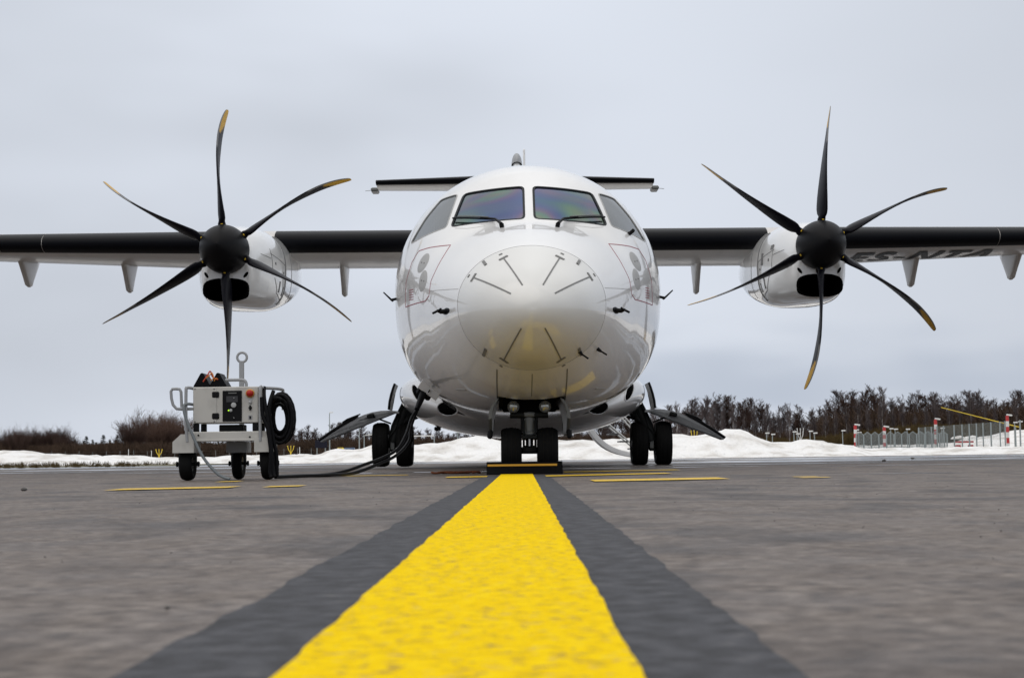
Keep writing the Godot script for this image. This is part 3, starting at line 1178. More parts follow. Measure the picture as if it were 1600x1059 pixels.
func build_nose_gear(plane: Node3D) -> void:
	var g := Node3D.new()
	g.name = "nose_gear"
	plane.add_child(g, true)
	var d := 1.75
	var ay := 0.218
	for x in [-0.190, 0.152]:
		wheel(g, Vector3(x, ay, -d), 0.218, 0.195, 0.10)
	var mb := MB.new()
	mb.tube([Vector3(-0.278, ay, -d), Vector3(0.240, ay, -d)], 0.03, 12)
	mb.box(Vector3(-0.018, ay + 0.01, -d), Vector3(0.15, 0.08, 0.10), Basis.IDENTITY, 0.02)
	part(mb, "axle", M.gear_dark, g)
	mb = MB.new()
	mb.tube([Vector3(-0.018, ay, -d), Vector3(-0.018, 0.36, -d)], 0.036, 16)
	part(mb, "piston", M.chrome, g)
	mb = MB.new()
	mb.tube([Vector3(-0.018, 0.34, -d), Vector3(-0.018, 0.36, -d), Vector3(-0.018, 0.56, -d), Vector3(-0.018, 1.0, -d)], [0.070, 0.060, 0.060, 0.07], 18)
	mb.lathe([[0.06, 0.0], [0.085, 0.01], [0.085, 0.045], [0.06, 0.055]], Vector3(-0.018, 0.53, -d), Basis.IDENTITY, 18)
	mb.lathe([[0.06, 0.0], [0.078, 0.008], [0.078, 0.03], [0.06, 0.04]], Vector3(-0.018, 0.36, -d), Basis.IDENTITY, 18)
	part(mb, "strut", M.gear_grey, g)
	mb = MB.new()
	for s in [-1, 1]:
		mb.box(Vector3(-0.018 + 0.055 * s, 0.285, -d + 0.10), Vector3(0.022, 0.17, 0.03), Basis(Vector3.RIGHT, 0.25), 0.005)
		mb.box(Vector3(-0.018 + 0.055 * s, 0.42, -d + 0.08), Vector3(0.018, 0.18, 0.03), Basis(Vector3.RIGHT, -0.3), 0.005)
	mb.box(Vector3(-0.018, 0.345, -d + 0.12), Vector3(0.15, 0.035, 0.04), Basis.IDENTITY, 0.008)
	part(mb, "torque_link", M.gear_dark, g)
	mb = MB.new()
	mb.tube([Vector3(-0.085, 0.40, -d + 0.03), Vector3(-0.085, 0.58, -d + 0.03)], 0.014, 8)
	mb.tube([Vector3(0.05, 0.40, -d + 0.03), Vector3(0.05, 0.58, -d + 0.03)], 0.014, 8)
	mb.tube([Vector3(-0.2, 0.555, -d + 0.04), Vector3(0.16, 0.555, -d + 0.04)], 0.032, 10)
	part(mb, "steering_jack", M.gear_dark, g)
	mb = MB.new()
	mb.box(Vector3(-0.018, 0.645, -d + 0.06), Vector3(0.50, 0.13, 0.03), Basis.IDENTITY, 0.008)
	mb.box(Vector3(-0.018, 0.60, -d - 0.1), Vector3(0.30, 0.14, 0.2), Basis.IDENTITY, 0.01)
	part(mb, "light_bracket", M.inlet_black, g)
	for x in [-0.169, 0.130]:
		mb = MB.new()
		mb.lathe([[0.056, -0.05], [0.058, 0.0], [0.054, 0.022], [0.047, 0.024], [0.047, 0.012]], Vector3(x, 0.630, -d + 0.10), Basis(Vector3.RIGHT, PI / 2), 24)
		part(mb, "landing_light_rim", M.gear_grey, g)
		mb = MB.new()
		mb.lathe([[0.048, 0.010], [0.035, 0.018], [0.018, 0.022], [0.001, 0.023]], Vector3(x, 0.630, -d + 0.10), Basis(Vector3.RIGHT, PI / 2), 24)
		part(mb, "landing_light_glass", M.lens_glass, g)
	mb = MB.new()
	mb.tube([Vector3(-0.018, 0.62, -d), Vector3(-0.018, 0.95, -d - 0.75)], 0.045, 10)
	part(mb, "drag_brace", M.gear_dark, g)
	# doors hanging at both sides of the bay
	for s in [-1, 1]:
		mb = MB.new()
		var rows := []
		for k in 9:
			var u := k / 8.0
			var y0 := 0.695
			var depth := 0.335 * minf(1.0, 0.55 + u * 1.8) if u < 0.25 else 0.335
			var row := PackedVector3Array()
			var z := -(1.50 + u * 1.15)
			for q in 7:
				var w := q / 6.0
				row.append(Vector3((0.318 + 0.065 * w + 0.02 * sin(w * PI)) * s - 0.018, y0 - depth * w, z))
			for q in range(6, -1, -1):
				var w := q / 6.0
				row.append(Vector3((0.318 - 0.032 + 0.065 * w + 0.02 * sin(w * PI)) * s - 0.018, y0 - depth * w + 0.01, z))
			rows.append(row)
		mb.grid(rows, true)
		mb.face(Array(rows[0]))
		mb.face(Array(rows[8]))
		part(mb, "gear_door", M.gear_grey, g)
		mb = MB.new()
		mb.box(Vector3(0.37 * s - 0.018, 0.372, -1.59), Vector3(0.05, 0.085, 0.1), Basis(Vector3(0, 0, 1), 0.12 * s), 0.015)
		part(mb, "door_seal", M.black_plastic, g)

func build_main_gear(plane: Node3D, s: int) -> void:
	var g := Node3D.new()
	g.name = "main_gear"
	plane.add_child(g, true)
	var d := 12.26
	var lift := -0.005 * s
	var r := 0.348
	var cy := r + 0.005 + lift
	for x in [1.845, 2.22]:
		wheel(g, Vector3(x * s, cy, -d), r, 0.25, 0.19)
	var mb := MB.new()
	mb.tube([Vector3(1.73 * s, cy, -d), Vector3(2.34 * s, cy, -d)], 0.05, 12)
	for x in [1.93, 2.135]:
		mb.lathe([[0.16, -0.03], [0.16, 0.03], [0.06, 0.035]], Vector3(x * s, cy, -d), Basis(Vector3(0, 0, 1), -PI / 2), 20)
	part(mb, "axle", M.gear_dark, g)
	mb = MB.new()
	mb.tube([Vector3(1.70 * s, 1.12, -d - 0.05), Vector3(1.84 * s, 0.86, -d + 0.02), Vector3(1.96 * s, 0.62, -d + 0.10), Vector3(2.03 * s, cy + 0.02, -d + 0.16)], [0.13, 0.12, 0.105, 0.075], 14)
	mb.box(Vector3(2.03 * s, cy, -d + 0.12), Vector3(0.085, 0.24, 0.14), Basis.IDENTITY, 0.02)
	part(mb, "leg", M.gear_dark, g)
	mb = MB.new()
	mb.box(Vector3(2.03 * s, cy + 0.0, -d + 0.20), Vector3(0.065, 0.16, 0.02), Basis.IDENTITY, 0.008)
	part(mb, "leg_cap", M.gear_grey, g)
	mb = MB.new()
	mb.tube([Vector3(1.55 * s, 0.98, -d + 0.1), Vector3(1.90 * s, 0.66, -d + 0.12)], 0.045, 10)
	mb.tube([Vector3(1.45 * s, 0.86, -d + 0.05), Vector3(1.80 * s, 0.72, -d + 0.05), Vector3(1.95 * s, 0.60, -d + 0.12)], 0.022, 8)
	mb.tube([Vector3(1.88 * s, 0.98, -d + 0.15), Vector3(1.98 * s, 0.6, -d + 0.22), Vector3(2.06 * s, 0.5, -d + 0.22)], 0.012, 6)
	mb.tube([Vector3(1.72 * s, 0.95, -d + 0.18), Vector3(1.80 * s, 0.78, -d + 0.2), Vector3(1.76 * s, 0.66, -d + 0.16)], 0.010, 6)
	mb.box(Vector3(1.58 * s, 0.90, -d + 0.02), Vector3(0.28, 0.10, 0.2), Basis(Vector3(0, 0, 1), -0.5 * s), 0.03)
	part(mb, "side_brace", M.gear_dark, g)
	# long curved door carried by the leg
	var prof := [[1.93, 0.872], [2.06, 0.884], [2.20, 0.880], [2.34, 0.858], [2.47, 0.818], [2.62, 0.752], [2.78, 0.668], [2.96, 0.556], [3.15, 0.425]]
	mb = MB.new()
	var rows := []
	for k in 6:
		var z := -(d - 0.30 + 0.42 * k / 5.0)
		var row := PackedVector3Array()
		for p in prof:
			row.append(Vector3(p[0] * s, p[1] + lift, z))
		for q in range(prof.size() - 1, -1, -1):
			var th := lerpf(0.036, 0.046, sin(q / float(prof.size() - 1) * PI)) * (1.0 if q < 7 else 0.7)
			row.append(Vector3((prof[q][0] - th * 0.3) * s, prof[q][1] - th + lift, z))
		rows.append(row)
	mb.grid(rows, true)
	mb.face(Array(rows[0]))
	mb.face(Array(rows[5]))
	part(mb, "gear_door", M.tail_grey, g)
	mb = MB.new()
	var edge := []
	for q in [[2.55, 0.80], [2.62, 0.765], [2.78, 0.682], [2.96, 0.570], [3.165, 0.428]]:
		edge.append(Vector3(q[0] * s, q[1] + lift, -(d - 0.31)))
	mb.tube(edge, [0.012, 0.02, 0.024, 0.024, 0.02], 6)
	mb.tube([Vector3(2.52 * s, 0.83 + lift, -(d - 0.32)), Vector3(2.72 * s, 0.745 + lift, -(d - 0.32)), Vector3(2.80 * s, 0.70 + lift, -(d - 0.32))], [0.01, 0.02, 0.014], 6)
	part(mb, "door_seal", M.black_plastic, g)
	mb = MB.new()
	mb.box(Vector3(2.36 * s, 0.80 + lift, -d + 0.3), Vector3(0.12, 0.06, 0.12), Basis(Vector3(0, 0, 1), -0.25 * s), 0.015)
	mb.tube([Vector3(2.33 * s, 0.79 + lift, -d + 0.3), Vector3(2.05 * s, 0.68 + lift, -d + 0.22)], 0.014, 6)
	part(mb, "door_rod", M.gear_dark, g)
	# upper door, standing open beside the fairing
	prof = [[2.0, 1.30], [2.03, 1.22], [2.06, 1.12], [2.082, 1.02], [2.095, 0.90]]
	mb = MB.new()
	rows = []
	for k in 4:
		var z := -(d - 0.35 + 0.8 * k / 3.0)
		var row := PackedVector3Array()
		for p in prof:
			row.append(Vector3(p[0] * s, p[1] + lift, z))
		for q in range(prof.size() - 1, -1, -1):
			row.append(Vector3((prof[q][0] - 0.02) * s, prof[q][1] + lift, z))
		rows.append(row)
	mb.grid(rows, true)
	mb.face(Array(rows[0]))
	mb.face(Array(rows[3]))
	part(mb, "gear_door", M.gear_grey, g)
	mb = MB.new()
	edge = []
	for p in prof:
		edge.append(Vector3((p[0] - 0.022) * s, p[1] + lift, -(d - 0.36)))
	mb.tube(edge, 0.018, 6)
	part(mb, "door_seal", M.black_plastic, g)

func build_belly(plane: Node3D) -> void:
	var L := Loft.new()
	L.d0 = 8.9
	L.S = [0, 0.3, 0.8, 1.3, 1.8, 2.3, 3.0, 4.5, 6.0, 7.5]
	L.W = [0.9, 1.25, 1.50, 1.68, 1.80, 1.86, 1.88, 1.86, 1.6, 0.9]
	L.T = [0.9, 1.15, 1.35, 1.46, 1.52, 1.55, 1.56, 1.55, 1.4, 1.0]
	L.B = [0.68, 0.60, 0.53, 0.49, 0.465, 0.45, 0.44, 0.45, 0.52, 0.66]
	L.Y = [0.78, 0.88, 0.98, 1.05, 1.09, 1.11, 1.12, 1.12, 1.05, 0.85]
	L.NU = []
	L.ND = []
	for k in 10:
		L.NU.append(2.4)
		L.ND.append(2.05)
	var ds := []
	for k in 38:
		ds.append(8.9 + 7.5 * pow(k / 37.0, 1.2))
	ds[0] = 8.905
	var f := part(loft_shell(L, ds, 96, [])[0], "belly_fairing", M.white_paint, plane)
	for e in [[-1.05, 0.83, 0.150, 0.092, -0.12], [1.02, 0.83, 0.150, 0.092, 0.12], [1.52, 1.07, 0.055, 0.15, -0.5], [-1.52, 1.07, 0.055, 0.15, 0.5]]:
		var mb := MB.new()
		patch(mb, L, ellipse(e[0], e[1], e[2], e[3], e[4]), 0.004)
		part(mb, "air_inlet", M.inlet_black, f)
		mb = MB.new()
		ribbon(mb, L, ellipse(e[0], e[1], e[2], e[3], e[4]), 0.014, 0.012, true)
		part(mb, "inlet_rim", M.white_paint, f)
	var mb2 := MB.new()
	mb2.box(Vector3(-1.32, 0.60, -12.0), Vector3(0.10, 0.06, 0.1), Basis.IDENTITY, 0.01)
	part(mb2, "drain_mast", M.gear_dark, f)
	# joint between fairing and fuselage
	for x in [-0.45, 0.5]:
		mb2 = MB.new()
		ribbon(mb2, L, [Vector2(x, 0.60), Vector2(x * 0.98, 0.54)], 0.006, 0.0015)
		part(mb2, "skin_joint", M.fine_seam, f)

func build_tail(plane: Node3D) -> void:
	var mb := MB.new()
	var rows := []
	for k in 12:
		var y := lerpf(2.9, 7.42, k / 11.0)
		var le := lerpf(21.6, 26.85, pow(k / 11.0, 0.8))
		var te := lerpf(27.2, 28.6, k / 11.0)
		var th := lerpf(0.30, 0.13, k / 11.0)
		var row := PackedVector3Array()
		for q in 18:
			var a := TAU * q / 18.0
			row.append(Vector3(0.05 + th * sin(a) * pow(0.5 + 0.5 * cos(a), 0.35), y, -lerpf(te, le, 0.5 + 0.5 * cos(a))))
		rows.append(row)
	mb.grid(rows, true)
	var fin := part(mb, "tail_fin", M.white_paint, plane)
	mb = MB.new()
	rows = []
	for k in 9:
		var a := k / 8.0 * PI / 2
		var row := PackedVector3Array()
		for q in 20:
			var b := TAU * q / 20.0
			row.append(Vector3(0.05 + 0.135 * cos(a) * sin(b), 7.42 + 0.30 * sin(a), -(27.3 - 0.55 * cos(a) * cos(b))))
		rows.append(row)
	mb.grid(rows, true)
	part(mb, "fin_cap", M.tail_grey, fin)
	mb = MB.new()
	rows = []
	var us := [0.0, 0.01, 0.03, 0.07, 0.13, 0.25, 0.45, 0.7, 1.0]
	var tp := func(x: float, u: float, up: bool, off: float) -> Vector3:
		var ax := absf(x)
		var ch := 1.95 - 0.20 * ax
		var t := 0.15 - 0.008 * ax
		var le := 26.55 + 0.10 * ax
		var yt := 5.0 * t * (0.2969 * sqrt(u) - 0.126 * u - 0.3516 * u * u + 0.2843 * u * u * u - 0.1036 * u * u * u * u) * ch
		return Vector3(x, 6.99 - u * 0.03 + (yt if up else -yt) + (off if up else -off) - 0.006 * ax, -(le + u * ch - off * (1.0 if u < 0.02 else 0.0)))
	for k in 21:
		var x := lerpf(-3.45, 3.45, k / 20.0)
		var row := PackedVector3Array()
		for q in range(us.size() - 1, -1, -1):
			row.append(tp.call(x, us[q], true, 0.0))
		for q in range(1, us.size()):
			row.append(tp.call(x, us[q], false, 0.0))
		rows.append(row)
	mb.grid(rows, true)
	mb.face(Array(rows[0]))
	mb.face(Array(rows[20]))
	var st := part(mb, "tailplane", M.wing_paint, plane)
	for s in [-1, 1]:
		mb = MB.new()
		rows = []
		for k in 5:
			var x: float = lerpf(0.2, 3.46, k / 4.0) * s
			var row := PackedVector3Array()
			for q in [0.10, 0.05, 0.02, 0.005, 0.0]:
				row.append(tp.call(x, q, true, 0.006))
			for q in [0.005, 0.02, 0.05, 0.085]:
				row.append(tp.call(x, q, false, 0.006))
			rows.append(row)
		mb.grid(rows)
		part(mb, "de_icing_boot", M.rubber_boot, st)
		mb = MB.new()
		mb.box(Vector3(3.56 * s, 6.92, -28.0), Vector3(0.19, 0.10, 0.5), Basis.IDENTITY, 0.03)
		part(mb, "elevator_horn", M.gear_grey, st)
		mb = MB.new()
		mb.tube([Vector3(3.6 * s, 6.97, -28.2), Vector3(3.85 * s, 7.0, -28.5)], 0.008, 5)
		part(mb, "static_wick", M.tail_grey, st)

func build_airstair(plane: Node3D) -> void:
	# rear passenger door let down as stairs, behind the main wheels
	var arc := []
	for k in 13:
		var u := k / 12.0
		# from the sill outwards and down, bulging below
		var p := Vector2(1.30, 1.02).lerp(Vector2(2.52, 0.10), u)
		p += Vector2(-0.60, -0.80).normalized() * 0.27 * sin(u * PI)
		arc.append(p)
	var mb := MB.new()
	var rows := []
	for z in [-20.6, -20.9, -21.2, -21.45]:
		var row := PackedVector3Array()
		for p in arc:
			row.append(Vector3(p.x, p.y, z))
		rows.append(row)
	mb.grid(rows)
	var d := part(mb, "boarding_door", M.wing_paint, plane)
	for z in [-20.58, -21.47]:
		mb = MB.new()
		rows = []
		for e in [[0.0, 0.0], [0.10, 0.0], [0.10, -0.03], [0.0, -0.03]]:
			var row := PackedVector3Array()
			for k in arc.size():
				row.append(Vector3(arc[k].x + 0.6 * e[0], arc[k].y + 0.8 * e[0], z + e[1]))
			rows.append(row)
		rows.append(rows[0])
		mb.grid(rows)
		part(mb, "side_frame", M.white_paint, d)
		mb = MB.new()
		mb.tube([Vector3(1.55, 1.15, z), Vector3(1.62, 1.02, z), Vector3(2.48, 0.28, z)], 0.018, 6)
		mb.tube([Vector3(1.75, 1.30, z - 0.05), Vector3(1.95, 1.25, z - 0.05), Vector3(2.5, 0.62, z - 0.05)], 0.016, 6)
		part(mb, "hand_rail", M.post_white, d)
	for k in 5:
		var u := (k + 0.7) / 5.3
		var p := Vector2(1.42, 1.02).lerp(Vector2(2.55, 0.20), u)
		mb = MB.new()
		mb.box(Vector3(p.x, p.y, -21.02), Vector3(0.22, 0.03, 0.84), Basis.IDENTITY, 0.005)
		part(mb, "step", M.gear_grey, d)

func build_aircraft() -> void:
	var plane := thing("aircraft", Vector3(0.1746, 0, -14.0), atan(0.00317))
	plane.rotation.z = deg_to_rad(-0.3)
	tag(plane, "white twin-propeller airliner parked nose-on over the yellow line", "airplane")
	build_fuselage(plane)
	build_belly(plane)
	build_wing(plane)
	for s in [-1, 1]:
		build_engine(plane, s)
		build_propeller(plane, s, 0.0 if s < 0 else deg_to_rad(-6.4))
		build_main_gear(plane, s)
	build_nose_gear(plane)
	build_tail(plane)
	build_airstair(plane)

# ------------------------------------------------------------------ ground
func sheet(pts: Array, y: float) -> MB:
	var mb := MB.new()
	var a := []
	for p in pts:
		a.append(Vector3(p.x, y, -p.y))
	mb.face(a, Vector3(0, y - 1, 0))
	for k in mb.n.size():
		mb.n[k] = Vector3.UP
	return mb

func strip_sheet(c0: Callable, half0: float, half1: float, za: float, zb: float, y: float, rough: float, step: float) -> MB:
	# a long painted band, ragged at both edges; y above ground; z given as metres ahead of the camera
	var mb := MB.new()
	var cnt := int((zb - za) / step)
	var nz := FastNoiseLite.new()
	nz.seed = int(half1 * 1000.0)
	nz.frequency = 3.5
	nz.fractal_octaves = 4
	var rows := []
	for k in cnt + 1:
		var z := lerpf(za, zb, k / float(cnt))
		var cx: float = c0.call(z)
		var l := cx + half0 + nz.get_noise_2d(z, 0.0) * rough
		var r := cx + half1 + nz.get_noise_2d(z, 50.0) * rough
		rows.append(PackedVector3Array([Vector3(l, y, -z), Vector3((l + r) * 0.5, y, -z), Vector3(r, y, -z)]))
	mb.grid(rows)
	return mb

func prof_at(x: float) -> float:
	var P := [[-60.0, 0.6], [-26.24, 0.79], [-22.66, 0.65], [-19.09, 0.55], [-18.14, 0.54], [-17.43, 0.49], [-16.71, 0.38], [-16.0, 0.35], [-14.33, 0.28], [-13.14, 0.24], [-11.95, 0.22], [-9.57, 0.24], [-8.76, 0.3], [-7.19, 0.26], [-6.84, 0.42], [-5.76, 0.48], [-5.29, 0.61], [-3.74, 0.62], [-2.91, 0.63], [-1.95, 0.78], [-1.36, 0.85], [-1.0, 0.79], [-0.29, 0.69], [1.14, 0.67], [1.85, 0.66], [2.45, 0.72], [3.04, 0.6], [4.47, 0.72], [5.9, 0.85], [6.26, 0.84], [6.62, 0.77], [7.09, 0.81], [7.57, 0.94], [7.81, 0.99], [8.53, 0.95], [9.11, 0.68], [9.47, 0.51], [10.06, 0.53], [10.42, 0.5], [11.02, 0.59], [11.61, 0.51], [12.3, 0.34], [13.0, 0.22], [14.22, 0.16], [15.41, 0.15], [60.0, 0.16]]
	for k in P.size() - 1:
		if x < P[k + 1][0]:
			return lerpf(P[k][1], P[k + 1][1], clampf((x - P[k][0]) / (P[k + 1][0] - P[k][0]), 0, 1))
	return 0.16

var snow_noise := FastNoiseLite.new()
func snow_h(x: float, z: float) -> float:
	# z: metres ahead of the camera
	var p := prof_at(x * 62.0 / clampf(z, 58.0, 70.0))
	var edge := 57.2 + snow_noise.get_noise_2d(x * 1.2, 7.0) * 1.6
	var front := smoothstep(edge, 61.5, z)
	var back := 1.0 - smoothstep(63.0, 72.0, z)
	var field := (0.20 + 0.04 * smoothstep(-15.0, 20.0, x)) * smoothstep(62.0, 76.0, z)
	field += (0.22 * smoothstep(10.0, 16.0, x) + 0.85 * smoothstep(22.0, 28.5, x * 90.0 / z)) * smoothstep(90.5, 99.0, z)
	var h := maxf(p * front * back, field)
	h = h + (snow_noise.get_noise_2d(x * 2.2, z * 1.6) * 0.15 + snow_noise.get_noise_2d(x * 9.0, z * 7.0) * 0.03) * smoothstep(edge, edge + 1.0, z)
	return h if z > edge else -0.06

func build_ground() -> void:
	var mb := MB.new()
	# apron, one sheet to the horizon, divided so that it stays numerically flat
	var rows := []
	for z in [-40.0, 0.0, 12.0, 40.0, 120.0, 500.0, 2200.0]:
		rows.append(PackedVector3Array([Vector3(-2000, 0, -z), Vector3(-100, 0, -z), Vector3(0, 0, -z), Vector3(100, 0, -z), Vector3(2000, 0, -z)]))
	mb.grid(rows)
	structure(mb, "apron_ground", M.asphalt)
	# stand centre line: dark sealer borders, then yellow paint on top
	var cl := func(z: float) -> float: return -0.052 + 0.0054 * z
	structure(strip_sheet(cl, -0.275, 0.268, -3.0, 14.75, 0.004, 0.011, 0.03), "line_border", M.dark_sealer)
	structure(strip_sheet(cl, -0.143, 0.141, -3.0, 15.05, 0.008, 0.0045, 0.02), "stand_centre_line", M.yellow_paint)
	# thin stand markings
	for e in [[-2.37, 9.88, -1.71, 10.22, 0.26], [-1.51, 10.18, -1.31, 10.36, 0.2], [0.51, 10.87, 1.41, 11.22, 0.36], [0.26, 13.65, 1.34, 14.44, 0.34], [-0.55, 13.6, -0.22, 13.75, 0.3], [-2.0, 15.3, -1.0, 15.75, 0.2], [1.88, 10.95, 2.09, 11.05, 0.09], [1.90, 11.35, 2.08, 11.42, 0.08], [0.5, 16.6, 1.7, 17.3, 0.36], [-2.25, 12.7, -2.1, 12.8, 0.18]]:
		var a := Vector2(e[0], e[1])
		var b := Vector2(e[2], e[3])
		var t := Vector2(0.0, e[4])
		structure(sheet([a - t, b - t, b + t, a + t], 0.006), "thin_marking", M.thin_yellow)
	# wet patches and frozen melt water on the apron
	for e in [[-11.0, 45.0, 17.0, 13.0, 3], [11.0, 43.0, 15.0, 14.0, 20], [0.0, 49.0, 14.0, 9.0, 21], [6.5, 33.0, 8.0, 5.0, 22], [-7.0, 32.0, 6.0, 4.0, 23], [7.0, 30.0, 10.0, 2.2, 4], [3.5, 24.5, 4.2, 0.8, 5], [-1.0, 18.6, 2.6, 0.6, 6], [1.7, 21.0, 2.8, 0.7, 7], [-9.0, 26.0, 5.0, 1.4, 8], [-4.2, 23.0, 3.0, 0.7, 9], [13.0, 40.0, 8.0, 4.0, 10], [1.0, 44.0, 9.0, 4.5, 12], [5.0, 20.0, 2.6, 0.4, 13], [-3.2, 18.0, 1.4, 0.25, 14], [2.9, 12.6, 0.9, 0.16, 15], [8.5, 22.0, 3.0, 0.5, 16]]:
		var nz := FastNoiseLite.new()
		nz.seed = e[4]
		nz.frequency = 0.9
		var pts := []
		for k in 64:
			var a := TAU * k / 64.0
			var r := 1.0 + 0.55 * nz.get_noise_2d(cos(a) * 2.2, sin(a) * 2.2) + 0.25 * nz.get_noise_2d(cos(a) * 7.0, sin(a) * 7.0)
			pts.append(Vector2(e[0] + cos(a) * e[2] * r * 0.5, e[1] + sin(a) * e[3] * r * 0.5))
		structure(sheet(pts, 0.002), "puddle", M.wet_film)
	# snow
	snow_noise.seed = 8
	snow_noise.frequency = 0.22
	snow_noise.fractal_octaves = 4
	mb = MB.new()
	rows = []
	var zs := []
	var z := 55.5
	while z < 104.0:
		zs.append(z)
		z += 0.3 if z < 70.0 else 1.2
	for zz in zs:
		var row := PackedVector3Array()
		for k in 361:
			var x := lerpf(-48.0, 52.0, k / 360.0)
			row.append(Vector3(x, snow_h(x, zz), -zz))
		rows.append(row)
	mb.grid(rows)
	structure(mb, "snow_bank", M.snow)
	mb = MB.new()
	rows = []
	for q in [100.0, 160.0, 300.0, 700.0, 2100.0]:
		var row := PackedVector3Array()
		for x in [-1900.0, -300.0, -100.0, -52.0, -20.0, 0.0, 20.0, 50.0, 90.0, 300.0, 1900.0]:
			row.append(Vector3(x, (0.12 + 0.12 * smoothstep(-15.0, 20.0, x)) if q < 150.0 else 0.3, -q))
		rows.append(row)
	mb.grid(rows)
	structure(mb, "snow_field", M.snow)
	# winter grass showing at the apron's edge, left
	mb = MB.new()
	rows = []
	for q in 14:
		var zz := lerpf(41.0, 58.2, q / 13.0)
		var row := PackedVector3Array()
		for k in 60:
			var x := lerpf(-45.0, -9.5, k / 59.0)
			var cut := smoothstep(41.0, 45.0, zz + (x + 15.0) * -0.18 - 4.0 + snow_noise.get_noise_2d(x, 3.0) * 3.0)
			row.append(Vector3(x, -0.05 + cut * (0.07 + snow_noise.get_noise_2d(x * 2.0, zz * 3.0) * 0.05), -zz))
		rows.append(row)
	mb.grid(rows)
	structure(mb, "grass_verge", M.verge)
	var tuft := MB.new()
	for k in 14:
		var a := rng.randf() * TAU
		var p := Vector3(cos(a), 0, sin(a)) * rng.randf() * 0.12
		tuft.twig(p, p + Vector3(rng.randf_range(-0.06, 0.06), rng.randf_range(0.05, 0.16), rng.randf_range(-0.06, 0.06)), 0.006, 0.002)
	var spots := []
	for k in 900:
		var x := rng.randf_range(-40.0, -10.5)
		var zz := rng.randf_range(46.0, 57.5)
		spots.append(Transform3D(Basis(Vector3.UP, rng.randf() * TAU).scaled(Vector3.ONE * rng.randf_range(0.6, 1.5)), Vector3(x, 0.0, -zz)))
	tag(scatter(tuft.mesh(), "dead_grass", M.scrub_olive, spots), "short dead grass at the left edge of the apron", "grass", "", "stuff")
	# grit lying on the asphalt
	var st := MB.new()
	stone_shape(st, 3)
	spots = []
	for k in 700:
		var zz := 2.2 + 24.0 * pow(rng.randf(), 0.9)
		var x := rng.randf_range(-0.42, 0.42) * zz
		var s := rng.randf_range(0.0008, 0.0022) * (1.0 + zz * 0.05)
		if rng.randf() < 0.01:
			s *= 2.2
		spots.append(Transform3D(Basis(Vector3.UP, rng.randf() * TAU).scaled(Vector3(s, s * 0.6, s)), Vector3(x, s * 0.25 + 0.002, -zz)))
	tag(scatter(st.mesh(), "grit", M.stone, spots), "fine grit strewn over the grey asphalt", "grit", "", "stuff")
	for e in [[-2.96, 10.07, 0.022, "dark stone lying alone on the asphalt left of the power cart"], [6.0, 27.0, 0.035, "dark stone on the asphalt right of the aircraft, nearest the wheels"], [7.9, 33.0, 0.04, "dark stone on the asphalt right of the aircraft, near the snow"], [-0.405, 1.95, 0.004, "tiny dark pebble on the dark border left of the line"]]:
		var sm := MB.new()
		stone_shape(sm, int(e[0] * 10))
		var o := part(sm, "stone", M.stone, self)
		o.position = Vector3(e[0], e[2] * 0.3 + 0.003, -e[1])
		o.scale = Vector3(e[2], e[2] * 0.6, e[2])
		tag(o, e[3], "stone")

func stone_shape(mb: MB, sd: int) -> void:
	var r2 := RandomNumberGenerator.new()
	r2.seed = sd + 100
	var rows := []
	for k in 6:
		var th := PI * (k + 0.001) / 5.002
		var row := PackedVector3Array()
		for q in 8:
			var rr := r2.randf_range(0.75, 1.1)
			row.append(Vector3(sin(th) * cos(TAU * q / 8.0) * rr, cos(th) * rr, sin(th) * sin(TAU * q / 8.0) * rr))
		rows.append(row)
	mb.grid(rows, true)

func scatter(mesh: Mesh, called: String, material: Material, places: Array) -> MultiMeshInstance3D:
	var mm := MultiMesh.new()
	mm.transform_format = MultiMesh.TRANSFORM_3D
	mm.mesh = mesh
	mm.instance_count = places.size()
	for k in places.size():
		mm.set_instance_transform(k, places[k])
	var o := MultiMeshInstance3D.new()
	o.multimesh = mm
	o.material_override = material
	o.name = numbered(called)
	add_child(o)
	return o

# ------------------------------------------------------------------ trees
func branch(mb: MB, p: Vector3, dir: Vector3, length: float, rad: float, depth: int, up: float) -> void:
	var q := p
	var d := dir
	var segs := 3 if depth > 0 else 2
	for s in segs:
		d = (d + Vector3(rng.randf_range(-0.16, 0.16), rng.randf_range(-0.05, 0.12) + up, rng.randf_range(-0.16, 0.16))).normalized()
		var e := q + d * length / segs
		var ra := maxf(lerpf(rad, rad * 0.45, s / float(segs)), 0.012)
		var rb := maxf(lerpf(rad, rad * 0.45, (s + 1) / float(segs)), 0.009)
		mb.twig(q, e, ra, rb)
		if depth > 0:
			var cnt := 2 if depth > 1 else 3
			for k in cnt:
				var sd := Vector3(rng.randf_range(-1, 1), rng.randf_range(-0.15, 0.75), rng.randf_range(-1, 1)).normalized()
				branch(mb, q.lerp(e, rng.randf()), (d * 0.75 + sd * 0.75).normalized(), length * rng.randf_range(0.4, 0.62), rb * 0.62, depth - 1, up)
		q = e

